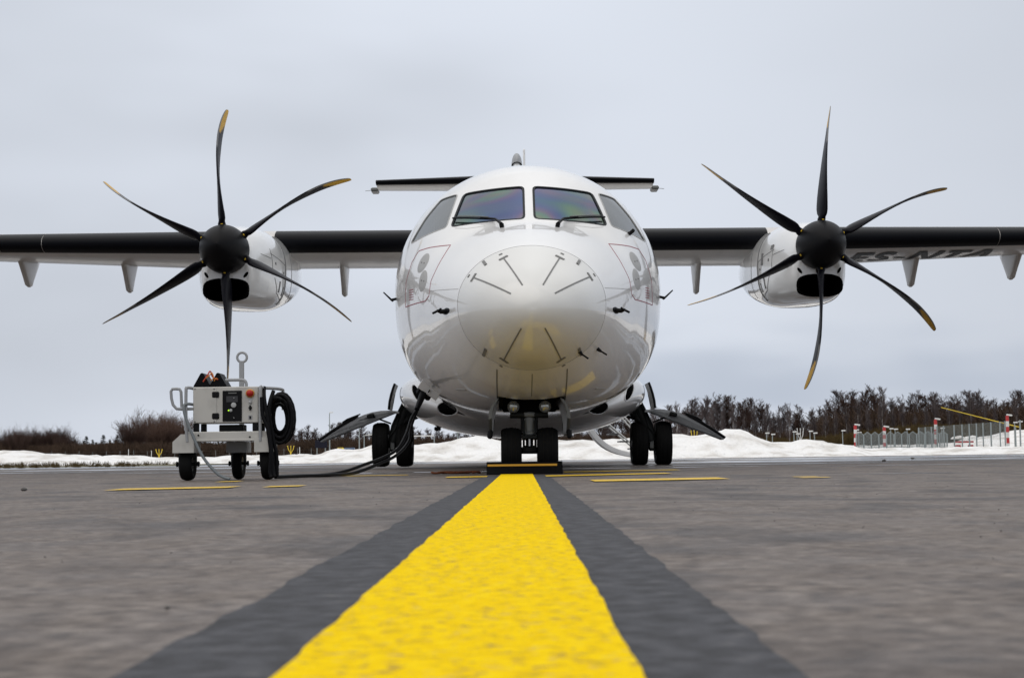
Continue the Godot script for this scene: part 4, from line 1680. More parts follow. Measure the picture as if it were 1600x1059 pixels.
# unit trees are 9 m tall
func slender_tree(sd: int, nb: int) -> Array:
	rng.seed = sd
	var tr := MB.new()
	var path := []
	var rad := []
	var lean := Vector3(rng.randf_range(-0.05, 0.05), 0, rng.randf_range(-0.05, 0.05))
	for k in 8:
		var u := k / 7.0
		path.append(Vector3(lean.x * u * 9.0 + rng.randf_range(-0.06, 0.06), u * 8.6, lean.z * u * 9.0 + rng.randf_range(-0.06, 0.06)))
		rad.append(lerpf(0.15, 0.02, pow(u, 0.8)))
	tr.tube(path, rad, 6)
	var cr := MB.new()
	for k in nb:
		var u := lerpf(0.22, 0.98, pow(rng.randf(), 0.75))
		var p: Vector3 = path[0].lerp(path[7], u)
		p.y = u * 8.6
		var a := rng.randf() * TAU
		var dir := Vector3(cos(a), rng.randf_range(0.7, 1.5), sin(a)).normalized()
		branch(cr, p, dir, lerpf(2.3, 0.8, u) * rng.randf_range(0.7, 1.2), 0.032 * (1.15 - u * 0.5), 2, 0.05)
	return [tr.mesh(), cr.mesh()]

func spreading_tree(sd: int) -> Array:
	rng.seed = sd
	var tr := MB.new()
	var cr := MB.new()
	tr.tube([Vector3(0, 0, 0), Vector3(0.05, 0.8, 0), Vector3(0.0, 1.7, 0.05)], [0.28, 0.22, 0.18], 8)
	for k in 13:
		var a := TAU * k / 13.0 + rng.randf_range(-0.3, 0.3)
		var e := rng.randf_range(0.5, 2.4)
		var dir := Vector3(cos(a), e, sin(a)).normalized()
		var p := Vector3(0, rng.randf_range(0.7, 1.7), 0)
		var q := p + dir * rng.randf_range(2.2, 3.0)
		tr.tube([p, p.lerp(q, 0.5) + Vector3(0, 0.1, 0), q], [0.12, 0.085, 0.055], 5)
		for m in 8:
			branch(cr, p.lerp(q, rng.randf_range(0.45, 1.0)), (dir + Vector3(rng.randf_range(-0.7, 0.7), rng.randf_range(-0.1, 0.6), rng.randf_range(-0.7, 0.7))).normalized(), rng.randf_range(2.6, 4.0), 0.05, 2, 0.06)
	return [tr.mesh(), cr.mesh()]

func pine_tree(sd: int) -> Array:
	rng.seed = sd
	var tr := MB.new()
	tr.tube([Vector3.ZERO, Vector3(0.03, 4.5, 0), Vector3(0, 8.6, 0.03)], [0.14, 0.09, 0.03], 6)
	var cr := MB.new()
	for k in 90:
		var u := pow(rng.randf(), 0.8)
		var y := lerpf(1.6, 8.9, u)
		var rr := lerpf(2.0, 0.15, u) * rng.randf_range(0.65, 1.1)
		var a := rng.randf() * TAU
		var tip := Vector3(cos(a) * rr, y - rr * 0.18, sin(a) * rr)
		var root := Vector3(0, y + 0.1, 0)
		cr.twig(root, tip, 0.03, 0.01)
		for m in 12:
			var c0 := root.lerp(tip, rng.randf_range(0.15, 1.0))
			var v0 := Vector3(rng.randf_range(-1, 1), rng.randf_range(-0.35, 0.4), rng.randf_range(-1, 1)).normalized() * rng.randf_range(0.18, 0.42)
			cr.twig(c0, c0 + v0, 0.05, 0.012)
	return [tr.mesh(), cr.mesh()]

func add_tree(kinds: Array, k: int, called: String, px: float, z: float, ytop: float, widen: float, bark: Material, leaf: Material, label: String, group: String) -> void:
	# px, ytop: bearing and treetop height as surveyed from the apron (2600 units per unit of distance); the tree stands at its own distance z, in metres
	var x := (px - 802.4) * z / 2600.0
	var h := (711.5 - (px - 802.4) * 0.0131 - ytop) * z / 2600.0 + 0.175
	if h < 1.0:
		return
	var t := thing(called, Vector3(x, 0.2, -z), rng.randf() * TAU)
	var box: AABB = kinds[k][1].get_aabb()
	var s := h * 1.06 / (box.position.y + box.size.y)
	t.scale = Vector3(s * widen, s, s * widen)
	put(kinds[k][0], "trunk", bark, t)
	put(kinds[k][1], "crown", leaf, t)
	tag(t, label, "tree", group)

func curve_at(P: Array, x: float) -> float:
	for k in P.size() - 1:
		if x <= P[k + 1][0]:
			return lerpf(P[k][1], P[k + 1][1], clampf((x - P[k][0]) / float(P[k + 1][0] - P[k][0]), 0, 1))
	return P[P.size() - 1][1]

func build_woods() -> void:
	var slender := []
	for k in 5:
		slender.append(slender_tree(300 + k, 30 + k * 3))
	var wide := []
	for k in 3:
		wide.append(spreading_tree(400 + k))
	var pines := []
	for k in 3:
		pines.append(pine_tree(500 + k))
	rng.seed = 77
	var right := [[990, 652], [1050, 634], [1130, 627], [1200, 634], [1262, 646], [1290, 628], [1320, 617], [1380, 610], [1410, 624], [1500, 620], [1660, 622]]
	for k in 150:
		var px := lerpf(985, 1650, (k + rng.randf()) / 150.0)
		var z := rng.randf_range(240, 300)
		var top := curve_at(right, px) + rng.randf_range(-9, 20)
		if k % 4 == 0:
			add_tree(slender, k % 5, "birch_tree", px, rng.randf_range(205, 228), top + 6.0, 0.7, M.bark_pale, M.twig_grey, "bare birch with a pale trunk in the wood right of the aircraft", "pale-trunked birches of the wood on the right")
		else:
			add_tree(slender, k % 5, "bare_tree", px, z, top, rng.randf_range(0.9, 1.6), M.bark_brown, M.twig_brown if rng.randf() < 0.5 else M.twig_grey, "dark bare tree in the wood right of the aircraft", "dark bare trees of the wood on the right")
	var mid := [[425, 684], [440, 676], [470, 668], [500, 676], [530, 664], [560, 668], [600, 672], [640, 672], [700, 672], [800, 668], [990, 652]]
	for k in 74:
		var px := lerpf(425, 990, (k + rng.randf()) / 74.0)
		add_tree(slender, k % 5, "bare_tree", px, rng.randf_range(250, 310), curve_at(mid, px) + rng.randf_range(-4, 9), 1.4, M.bark_brown, M.twig_brown if rng.randf() < 0.6 else M.twig_grey, "low dark bare tree in the distant wood behind the landing gear", "bare trees of the wood behind the landing gear")
	for e in [[238, 647, 1.5, "largest broad brown tree left of the power cart"], [272, 651, 1.3, "broad brown tree just left of the power cart"], [207, 655, 1.1, "grey-brown round tree at the left end of the large clump"], [255, 656, 1.2, "broad brown tree in the middle of the large clump"], [88, 673, 1.4, "low round bare tree in the left part of the skyline"], [70, 677, 1.2, "low bare tree beside the round one on the left skyline"], [28, 673, 0.9, "small thin bare tree near the left edge"], [47, 674, 0.8, "second small bare tree from the left edge"], [5, 681, 1.2, "bare tree at the very left edge"], [105, 682, 1.2, "low bare bush-like tree left of the pines"]]:
		add_tree(wide, int(e[0]) % 3, "bare_tree", e[0], 225.0 + rng.randf_range(-12, 12), e[1] - 9, e[2] * 0.85, M.bark_brown, M.twig_red if e[0] > 220 else M.twig_brown, e[3], "")
	for k in 58:
		var px := lerpf(-20, 450, (k + rng.randf()) / 58.0)
		add_tree(pines, k % 3, "pine_tree", px, rng.randf_range(255, 300), 687 + rng.randf_range(-4, 8), 1.6, M.bark_brown, M.needles, "small dark evergreen in the row on the left skyline", "evergreens of the left skyline")
	# undergrowth in front of and between the trunks
	var cl := MB.new()
	rng.seed = 91
	for k in 70:
		var a := rng.randf() * TAU
		var p := Vector3(cos(a), 0, sin(a)) * rng.randf() * 0.5
		var d := Vector3(cos(a) * rng.randf() * 0.9, rng.randf_range(0.7, 1.6), sin(a) * rng.randf() * 0.9)
		var q := p + d * rng.randf_range(0.6, 1.0)
		cl.twig(p, q, 0.022, 0.014)
		for m in 2:
			cl.twig(p.lerp(q, rng.randf_range(0.4, 1.0)), q + Vector3(rng.randf_range(-0.5, 0.5), rng.randf_range(-0.1, 0.5), rng.randf_range(-0.5, 0.5)), 0.016, 0.008)
	var cm := cl.mesh()
	for g in 4:
		var spots := []
		var n: int = [2200, 1500, 1100, 1300][g]
		for k in n:
			var px: float
			var z: float
			var hh: float
			if g == 0:      # olive thicket in front of the right-hand wood
				px = rng.randf_range(1150, 1660)
				z = rng.randf_range(205, 232)
				hh = rng.randf_range(0.8, 1.5) * (0.75 + 0.55 * smoothstep(1250, 1450, px))
			elif g == 1:    # brown brush inside the right-hand wood
				px = rng.randf_range(985, 1660)
				z = rng.randf_range(236, 300)
				hh = rng.randf_range(1.2, 2.6) * (0.75 + 0.7 * smoothstep(1270, 1330, px))
			elif g == 2:    # brush under the middle wood
				px = rng.randf_range(430, 990)
				z = rng.randf_range(245, 310)
				hh = rng.randf_range(0.9, 1.9)
			else:           # dark hedge on the left
				px = rng.randf_range(-40, 440)
				z = rng.randf_range(215, 250)
				hh = rng.randf_range(0.7, 1.5)
			spots.append(Transform3D(Basis(Vector3.UP, rng.randf() * TAU).scaled(Vector3(hh * 1.1, hh, hh * 1.1)), Vector3((px - 802.4) * z / 2600.0, 0.2, -z)))
		var lab: String = ["olive-brown thicket below the right-hand wood", "dense brown brush among the right-hand trees", "brown brush under the distant wood behind the landing gear", "dark bare hedge along the left skyline"][g]
		tag(scatter(cm, "brushwood", [M.scrub_olive, M.scrub_brown, M.scrub_brown, M.scrub_brown][g], spots), lab, "brushwood", "", "stuff")

# ------------------------------------------------------------------ small things in the distance
func post_light(px_x: float, top: float, z: float, label: String, base := 0.2) -> void:
	var t := thing("field_light", Vector3(px_x, base, -z))
	var mb := MB.new()
	var h := top - base
	mb.tube([Vector3(0, 0, 0), Vector3(0, h - 0.04, 0)], 0.024, 6)
	part(mb, "post", M.post_grey, t)
	mb = MB.new()
	mb.box(Vector3(0.04, h - 0.02, 0.06), Vector3(0.22, 0.065, 0.14), Basis.IDENTITY, 0.02)
	part(mb, "lamp_head", M.post_white, t)
	tag(t, label, "light post", "small light posts beyond the snow bank")

func build_distance() -> void:
	# low light posts
	for e in [[13.69, 1.22], [14.0, 1.15], [15.17, 1.27], [15.34, 1.16], [16.04, 1.29], [16.28, 1.19], [17.8, 1.3], [18.53, 1.33], [18.66, 1.19], [20.4, 1.37], [20.64, 1.34], [21.29, 1.33], [23.16, 1.37], [27.11, 1.62], [27.38, 1.66]]:
		post_light(e[0], e[1], 90.0, "short grey post with a small white lamp head beyond the snow", snow_h(e[0], 90.0) - 0.05)
	# yellow branching marker lights
	for e in [[-19.15, 0.74, "yellow branching marker beside the left wheel of the power cart"], [-12.03, 0.84, "yellow branching marker between the power cart and the main wheels"], [9.78, 1.38, "yellow marker peeping over the snow below the right gear door"], [15.52, 1.42, "pale branching marker among the light posts on the right"]]:
		var t := thing("runway_marker", Vector3(e[0], snow_h(e[0], 90.0) - 0.05, -90.0))
		var h: float = e[1] - t.position.y
		var m: Material = M.sign_yellow if e[0] < 12.0 else M.post_white
		var mb := MB.new()
		mb.tube([Vector3(0, 0, 0), Vector3(0, h * 0.5, 0)], [0.06, 0.03], 6)
		part(mb, "post", m, t)
		for s in [-1.0, 0.0, 1.0]:
			mb = MB.new()
			mb.tube([Vector3(0, h * 0.45, 0), Vector3(s * 0.13, h * 0.72, 0), Vector3(s * 0.17, h, 0)], 0.018, 5)
			mb.box(Vector3(s * 0.17, h, 0), Vector3(0.05, 0.04, 0.05), Basis.IDENTITY, 0.01)
			part(mb, "arm", m, t)
		tag(t, e[2], "marker light")
	for e in [[-20.8, 0.78], [-19.56, 0.70], [-11.55, 0.78]]:
		var mb := MB.new()
		var b := snow_h(e[0], 90.0) - 0.05
		mb.tube([Vector3(0, 0, 0), Vector3(0, e[1] - b, 0)], 0.018, 6)
		var o := part(mb, "snow_stake", M.post_white, self)
		o.position = Vector3(e[0], b, -90.0)
		tag(o, "thin white stake standing in the snow on the left", "stake", "stakes in the snow")
	# red and white posts
	var order := ["tallest free-standing", "short second", "third", "rightmost"]
	var k := 0
	for e in [[18.29, 1.54], [19.84, 1.42], [22.59, 1.79], [26.43, 1.95]]:
		var b := snow_h(e[0], 89.0) - 0.05
		var t := thing("striped_post", Vector3(e[0], b, -89.0))
		var h: float = e[1] - b
		var cnt := 6
		for q in cnt:
			var mb := MB.new()
			mb.tube([Vector3(0, h * q / cnt, 0), Vector3(0, h * (q + 1) / cnt, 0)], 0.085, 8)
			part(mb, "band", M.post_red if q % 2 == 1 else M.post_white, t)
		var mb2 := MB.new()
		mb2.box(Vector3(0.11, h + 0.03, 0), Vector3(0.28, 0.08, 0.2), Basis(Vector3(0, 0, 1), -0.15), 0.02)
		part(mb2, "lamp_head", M.post_white, t)
		tag(t, order[k] + " red and white striped post by the right-hand fence", "post", "striped posts")
		k += 1
	# tall fence on the right
	var f := thing("perimeter_fence", Vector3(0, 0, -88.0))
	var px := [21.43, 21.78, 22.1, 22.4, 22.75, 23.3, 23.72, 24.1, 24.48, 24.83, 25.25, 25.73, 26.0, 26.8, 27.5, 28.3, 29.1]
	for q in px.size():
		var x: float = px[q]
		var b := snow_h(x, 88.0) - 0.1
		var mb := MB.new()
		mb.tube([Vector3(x, b, 0), Vector3(x, 1.36 + (x - 21.43) * 0.062, 0)], 0.038, 6)
		part(mb, "post", M.post_grey, f)
	var wires := MB.new()
	for q in 92:
		var x := lerpf(21.43, 26.0, q / 91.0)
		wires.twig(Vector3(x, snow_h(x, 88.0) - 0.05, 0), Vector3(x, 1.34 + (x - 21.43) * 0.062, 0), 0.006, 0.006)
	for q in 14:
		var u := q / 13.0
		wires.twig(Vector3(21.43, lerpf(0.4, 1.34, u), 0.01), Vector3(26.0, lerpf(0.9, 1.62, u), 0.01), 0.006, 0.006)
	part(wires, "wire_mesh", M.post_grey, f).set_meta("kind", "stuff")
	tag(f, "tall grey wire fence climbing to the right edge", "fence")
	# lower fence with peaked panels
	f = thing("low_fence", Vector3(0, 0, -86.0))
	wires = MB.new()
	for q in 13:
		var x := lerpf(17.7, 22.4, q / 12.0)
		var b := snow_h(x, 86.0) - 0.1
		var mb := MB.new()
		mb.tube([Vector3(x, b, 0), Vector3(x, 1.0, 0)], 0.03, 6)
		part(mb, "post", M.post_grey, f)
		if q < 12:
			var x2 := lerpf(17.7, 22.4, (q + 1) / 12.0)
			var xm := (x + x2) * 0.5
			mb = MB.new()
			mb.tube([Vector3(x, 0.99, 0), Vector3(xm, 1.14, 0), Vector3(x2, 0.99, 0)], 0.018, 5)
			mb.tube([Vector3(x, b + 0.2, 0), Vector3(x2, b + 0.2, 0)], 0.018, 5)
			part(mb, "panel_frame", M.post_grey, f)
			for m in 9:
				var xx := lerpf(x, x2, (m + 1) / 10.0)
				wires.twig(Vector3(xx, b + 0.1, 0.01), Vector3(xx, 1.13 - absf(xx - xm) * 0.6, 0.01), 0.011, 0.011)
	part(wires, "wire_mesh", M.post_grey, f).set_meta("kind", "stuff")
	tag(f, "low grey panel fence with peaked tops beside the striped post", "fence")
	# sparse fence far left
	f = thing("field_fence", Vector3(0, 0, -100.0))
	for q in 26:
		var x := lerpf(-31.0, -10.5, q / 25.0)
		var mb := MB.new()
		mb.tube([Vector3(x, 0.0, 0), Vector3(x, 0.74 + rng.randf_range(-0.05, 0.05), 0)], 0.016, 5)
		part(mb, "post", M.gear_grey, f)
	wires = MB.new()
	for y in [0.35, 0.5, 0.68]:
		wires.twig(Vector3(-31.0, y, 0), Vector3(-10.5, y, 0), 0.002, 0.002)
	part(wires, "wire", M.gear_grey, f)
	tag(f, "thin post-and-wire fence below the trees on the left", "fence")
	# raised yellow boom with its post
	f = thing("barrier_boom", Vector3(27.43, snow_h(27.43, 91.0), -91.0))
	var mb3 := MB.new()
	mb3.tube([Vector3(0, -0.05, 0), Vector3(0, 1.25, 0)], 0.06, 8)
	part(mb3, "post", M.post_grey, f)
	mb3 = MB.new()
	mb3.tube([Vector3(0.2, 1.15, 0.1), Vector3(-4.03, 2.28, 0.1)], [0.024, 0.016], 6)
	part(mb3, "boom", M.sign_yellow, f)
	tag(f, "long thin yellow boom slanting up to the left before the wood", "barrier")
	# snow-covered machine
	f = thing("snowed_machine", Vector3(24.9, snow_h(24.9, 92.0) - 0.05, -92.0))
	mb3 = MB.new()
	mb3.box(Vector3(0, 0.36, 0), Vector3(0.9, 0.10, 0.6), Basis.IDENTITY, 0.02)
	mb3.box(Vector3(-0.35, 0.10, 0), Vector3(0.2, 0.2, 0.5), Basis.IDENTITY, 0.03)
	mb3.box(Vector3(0.35, 0.10, 0), Vector3(0.2, 0.2, 0.5), Basis.IDENTITY, 0.03)
	part(mb3, "frame", M.post_red, f)
	mb3 = MB.new()
	for q in 5:
		var rows := []
		var c0 := Vector3(-0.5 + q * 0.24, 0.52 + 0.05 * sin(q * 2.1), 0.05)
		for a in 6:
			var th := PI / 2 * a / 5.0
			var row := PackedVector3Array()
			for b in 10:
				row.append(c0 + Vector3(cos(TAU * b / 10.0) * cos(th) * 0.24, sin(th) * 0.15, sin(TAU * b / 10.0) * cos(th) * 0.36))
			rows.append(row)
		mb3.grid(rows, true)
	part(mb3, "snow_cap", M.snow, f)
	tag(f, "small red-framed machine under a cap of snow behind the tall fence", "machine")
	# lamp columns and other things beyond the bank, left of the fuselage
	for e in [[-13.24, 3.4, 0.0, "tall thin lamp column above the left gear door tip"], [-11.10, 2.69, 0.0, "tall thin lamp column halfway between door tip and wheels"], [-10.75, 1.76, 0.35, "short lamp post with a curved arm left of the main wheels"], [-4.0, 3.0, 0.0, "tall thin lamp column seen below the fuselage"]]:
		var t := thing("lamp_column", Vector3(e[0], 0.2, -120.0))
		mb3 = MB.new()
		mb3.tube([Vector3.ZERO, Vector3(0, e[1] - 0.2, 0)], [0.05, 0.03], 6)
		part(mb3, "column", M.post_grey, t)
		mb3 = MB.new()
		mb3.tube([Vector3(0, e[1] - 0.22, 0), Vector3(e[2] + 0.12, e[1] - 0.16, 0)], 0.025, 5)
		mb3.box(Vector3(e[2] + 0.14, e[1] - 0.16, 0), Vector3(0.28, 0.07, 0.12), Basis.IDENTITY, 0.02)
		part(mb3, "lamp_head", M.post_white, t)
		tag(t, e[3], "lamp column")
	f = thing("notice_board", Vector3(-13.85, 0.2, -120.0))
	mb3 = MB.new()
	mb3.box(Vector3(0, 0.98, 0), Vector3(0.88, 0.58, 0.06), Basis.IDENTITY, 0.01)
	part(mb3, "board", M.dark_board, f)
	for s in [-0.3, 0.3]:
		mb3 = MB.new()
		mb3.tube([Vector3(s, 0, 0), Vector3(s, 0.7, 0)], 0.03, 6)
		part(mb3, "leg", M.post_grey, f)
	tag(f, "small black board on legs behind the left gear door tip", "board")
	f = thing("service_truck", Vector3(-12.3, 0.2, -122.0))
	mb3 = MB.new()
	mb3.box(Vector3(0.3, 0.52, 0), Vector3(0.75, 0.36, 0.7), Basis.IDENTITY, 0.05)
	part(mb3, "body", M.vehicle_blue, f)
	mb3 = MB.new()
	mb3.box(Vector3(-0.35, 0.50, 0), Vector3(0.5, 0.42, 0.7), Basis.IDENTITY, 0.08)
	var cab := part(mb3, "cab", M.sign_yellow, f)
	mb3 = MB.new()
	mb3.box(Vector3(-0.38, 0.60, 0.352), Vector3(0.3, 0.14, 0.01))
	part(mb3, "window", M.side_glass, cab)
	for s in [-0.4, 0.45]:
		mb3 = MB.new()
		mb3.lathe([[0.02, -0.06], [0.17, -0.06], [0.17, 0.06], [0.02, 0.06]], Vector3(s, 0.17, 0.32), Basis(Vector3.RIGHT, PI / 2), 14)
		part(mb3, "wheel", M.tyre, f)
	tag(f, "small yellow and blue vehicle half hidden behind the snow bank", "truck")
	f = thing("height_gantry", Vector3(-6.6, 0.2, -120.0))
	for s in [-1.1, 0.9]:
		mb3 = MB.new()
		mb3.tube([Vector3(s, 0, 0), Vector3(s, 1.46, 0)], 0.035, 6)
		part(mb3, "post", M.post_grey, f)
	mb3 = MB.new()
	mb3.tube([Vector3(-1.1, 1.46, 0), Vector3(0.9, 1.46, 0)], 0.04, 6)
	part(mb3, "beam", M.post_white, f)
	tag(f, "thin white crossbar on posts between the main wheels and the snow", "gantry")

# ------------------------------------------------------------------ ground power cart and chocks
func bend(pts: Array, steps := 6) -> Array:
	var out := []
	for k in pts.size() - 1:
		var p0: Vector3 = pts[maxi(k - 1, 0)]
		var p3: Vector3 = pts[mini(k + 2, pts.size() - 1)]
		for q in steps:
			out.append(pts[k].cubic_interpolate(pts[k + 1], p0, p3, q / float(steps)))
	out.append(pts[pts.size() - 1])
	return out

func build_cart() -> void:
	var o := Vector3(-2.42, 0, -13.88)
	var t := thing("power_cart", o)
	tag(t, "pale grey three-wheeled ground power cart with a black control panel", "power cart")
	# cart drawing units: 187 to the metre, origin at the front wheels' contact line
	var L := func(px: float, py: float, z: float) -> Vector3: return Vector3((px - 347.5) / 187.0, (750.3 - py) / 187.0, z)
	var bx := func(x0: float, x1: float, y0: float, y1: float, zf: float, zb: float, bev: float) -> MB:
		var mb := MB.new()
		var a: Vector3 = L.call(x0, y1, zb)
		var b: Vector3 = L.call(x1, y0, zf)
		mb.box((a + b) * 0.5, (b - a).abs(), Basis.IDENTITY, bev)
		return mb
	var cab := part(bx.call(300.7, 402.7, 604.8, 661.2, 0.0, -0.42, 0.006), "cabinet", M.cart_paint, t)
	var dr := part(bx.call(301.4, 337.4, 605.6, 660.4, 0.006, -0.02, 0.003), "access_door", M.cart_paint, t)
	for y in [617.0, 650.5]:
		part(bx.call(330.5, 341.5, y - 4.8, y + 4.8, 0.014, -0.01, 0.008), "latch", M.black_plastic, t)
	for e in [[304, 607.5], [334, 608], [304, 658.5], [334, 658.8]]:
		var mb := MB.new()
		mb.lathe([[0.006, 0.0], [0.006, 0.004], [0.001, 0.005]], L.call(e[0], e[1], 0.005), Basis(Vector3.RIGHT, PI / 2), 8)
		part(mb, "screw", M.seam, t)
	var cp := part(bx.call(347, 377, 611, 659, 0.008, -0.01, 0.003), "control_panel", M.black_plastic, t)
	part(bx.call(353, 371, 619.5, 629, 0.010, 0.0, 0.001), "display", M.panel_grey, cp)
	part(bx.call(356, 369, 614, 615.6, 0.0095, 0.0, 0.0005), "panel_text", M.gear_grey, cp)
	for e in [[364.5, 633.7, 0.022, M.dial_white], [360.2, 641.8, 0.013, M.dial_white], [365.0, 622.6, 0.004, M.dial_white], [365.0, 653.5, 0.004, M.dial_white]]:
		var mb := MB.new()
		mb.lathe([[e[2], -0.004], [e[2], 0.008], [e[2] * 0.8, 0.011], [0.0005, 0.011]], L.call(e[0], e[1], 0.009), Basis(Vector3.RIGHT, PI / 2), 20)
		part(mb, "dial", e[3], cp)
	var led := MB.new()
	led.lathe([[0.007, -0.002], [0.006, 0.004], [0.0005, 0.006]], L.call(356.6, 641.8, 0.009), Basis(Vector3.RIGHT, PI / 2), 12)
	part(led, "led_lamp", M.green_led, cp)
	var mbk := MB.new()
	mbk.lathe([[0.036, -0.004], [0.036, 0.012], [0.030, 0.016]], L.call(390, 615.7, 0.002), Basis(Vector3.RIGHT, PI / 2), 24)
	part(mbk, "lamp_bezel", M.amber, t)
	mbk = MB.new()
	mbk.lathe([[0.030, 0.010], [0.029, 0.024], [0.022, 0.034], [0.010, 0.039], [0.0005, 0.040]], L.call(390, 615.7, 0.002), Basis(Vector3.RIGHT, PI / 2), 24)
	part(mbk, "warning_lamp", M.red_lamp, t)
	part(bx.call(387.6, 393.0, 623.5, 627.0, 0.003, -0.004, 0.0006), "button_plate", M.dial_white, t)
	for e in [[390.2, 629.3, 0.014, M.dial_white], [390.2, 638.2, 0.014, M.black_plastic]]:
		mbk = MB.new()
		mbk.lathe([[e[2], -0.004], [e[2], 0.010], [e[2] * 0.7, 0.016], [0.0005, 0.017]], L.call(e[0], e[1], 0.002), Basis(Vector3.RIGHT, PI / 2), 16)
		part(mbk, "push_button", e[3], t)
	part(bx.call(389.2, 391.2, 634.0, 642.5, 0.024, 0.0, 0.002), "key", M.black_plastic, t)
	part(bx.call(387.0, 393.2, 649.5, 656.5, 0.003, -0.004, 0.0006), "socket_plate", M.tube_grey, t)
	part(bx.call(388.8, 391.4, 651.0, 655.5, 0.006, 0.0, 0.0006), "socket_hole", M.black_plastic, t)
	# rubber feet, motor box, bed
	for e in [[300.5, 308.5, 0.0], [393, 402, 0.0], [300.5, 308.5, -0.34], [393, 402, -0.34]]:
		part(bx.call(e[0], e[1], 661.2, 674.5, e[2] - 0.01, e[2] - 0.07, 0.004), "rubber_foot", M.black_plastic, t)
	part(bx.call(338, 375, 663.5, 674.5, -0.10, -0.32, 0.006), "compressor", M.gear_dark, t)
	part(bx.call(289, 421, 674.5, 687.5, 0.02, -0.56, 0.006), "chassis", M.cart_paint, t)
	part(bx.call(281, 424, 686.5, 689.5, 0.03, -0.30, 0.003), "chassis_plate", M.cart_paint, t)
	part(bx.call(339, 372, 689.5, 707.5, -0.42, -0.66, 0.004), "rear_mudguard", M.tube_grey, t)
	for e in [[283, 687.0], [405, 683.5], [390, 683.5], [310, 680]]:
		mbk = MB.new()
		mbk.lathe([[0.008, 0.0], [0.008, 0.006], [0.001, 0.007]], L.call(e[0], e[1], 0.02), Basis(Vector3.RIGHT, PI / 2), 6)
		part(mbk, "bolt", M.gear_dark, t)
	# front mudguards: a bent cover with a chamfered outer shoulder
	for s in [-1, 1]:
		var xo := 270.0 if s < 0 else 424.5
		var xi := 303.0 if s < 0 else 397.0
		var sh: float = xo + 13.0 * -s if s < 0 else xo - 3.0
		var outline := [Vector2(xi, 707), Vector2(xo, 707), Vector2(xo, 690 if s < 0 else 687), Vector2(sh, 678 if s < 0 else 684), Vector2(xi, 678 if s < 0 else 684)]
		var mb := MB.new()
		var fr := []
		var bk := []
		for p in outline:
			fr.append(L.call(p.x, p.y, 0.035))
			bk.append(L.call(p.x, p.y, -0.28))
		var mid: Vector3 = (fr[0] + bk[2]) * 0.5
		mb.face(fr, mid)
		mb.face(bk, mid)
		for k in 5:
			if k == 0:
				continue
			mb.face([fr[k], fr[(k + 1) % 5], bk[(k + 1) % 5], bk[k]], mid)
		part(mb, "mudguard", M.cart_paint, t)
	# wheels with forks
	for e in [[287.5, -0.14, 10.2], [414.0, -0.14, 9.2], [355.0, -0.55, 8.3]]:
		var c0: Vector3 = L.call(e[0], 724.0, e[1])
		c0.y = 0.138
		var w: float = e[2] * 2.0 / 187.0
		var mb := MB.new()
		var pf := [[0.06, -w * 0.4]]
		for k in 11:
			var a := lerpf(-1.3, 1.3, k / 10.0)
			pf.append([0.138 - (1.0 - pow(cos(a), 0.5)) * 0.05, sin(a) / sin(1.3) * w * 0.5])
		pf.append([0.06, w * 0.4])
		mb.lathe(pf, c0, Basis(Vector3(0, 0, 1), -PI / 2), 32)
		var wh := part(mb, "wheel", M.tyre, t)
		mb = MB.new()
		mb.lathe([[0.064, -w * 0.38], [0.03, -w * 0.25], [0.001, -w * 0.3]], c0, Basis(Vector3(0, 0, 1), -PI / 2), 20)
		mb.lathe([[0.064, w * 0.38], [0.03, w * 0.25], [0.001, w * 0.3]], c0, Basis(Vector3(0, 0, 1), -PI / 2), 20)
		part(mb, "hub", M.gear_grey, wh)
		mb = MB.new()
		for s in [-1, 1]:
			mb.box(c0 + Vector3(s * (w * 0.5 + 0.014), 0.05, 0), Vector3(0.012, 0.16, 0.05), Basis.IDENTITY, 0.003)
		mb.tube([c0 + Vector3(-w * 0.5 - 0.04, 0, 0), c0 + Vector3(w * 0.5 + 0.04, 0, 0)], 0.013, 8)
		for s in [-1, 1]:
			mb.lathe([[0.022, -0.008], [0.022, 0.008], [0.002, 0.009]], c0 + Vector3(s * (w * 0.5 + 0.035), 0, 0), Basis(Vector3(0, 0, 1), -PI / 2), 6)
		part(mb, "wheel_fork", M.gear_dark, t)
	# tube frames and handles
	var tubes := [
		[[290, 672, 0.02], [290.5, 612, 0.02], [291.5, 606.5, 0.015], [295, 605.5, 0.0], [301, 607, -0.03]],
		[[293, 690, 0.03], [291, 660, 0.03], [290.5, 620, 0.025]],
		[[406.5, 690, 0.03], [406.5, 612, 0.03], [407.5, 607, 0.02], [411, 607, -0.05]],
		[[431.0, 640, -0.40], [431.0, 612, -0.40], [430, 607.5, -0.38], [425, 607, -0.2], [411, 607, -0.05]],
		[[350, 594, -0.05], [374, 594, -0.05], [380.5, 596, -0.05], [382.5, 601, -0.05], [382.0, 606, -0.05]],
	]
	for q in tubes:
		var pts := []
		for p in q:
			pts.append(L.call(p[0], p[1], p[2]))
		var mb := MB.new()
		mb.tube(bend(pts, 4), 0.0135, 10)
		part(mb, "frame_tube", M.tube_grey, t)
	var lp := []
	for p in [[301, 638.5], [283, 639], [275, 638], [269.5, 632], [267, 622], [266.2, 611], [268.5, 607.3], [275, 607], [280, 607.8], [282, 612], [283, 636]]:
		lp.append(L.call(p[0], p[1], 0.0))
	mbk = MB.new()
	mbk.tube(lp, 0.0125, 10)
	part(mbk, "push_handle", M.tube_grey, t)
	# tow bar standing upright, with its eye
	mbk = MB.new()
	mbk.box(L.call(359.0, 618.0, -0.58), Vector3(0.042, 0.64, 0.03), Basis.IDENTITY, 0.006)
	var bar := part(mbk, "tow_bar", M.tube_grey, t)
	mbk = MB.new()
	var ring := []
	var rc: Vector3 = L.call(359.7, 553.5, -0.58)
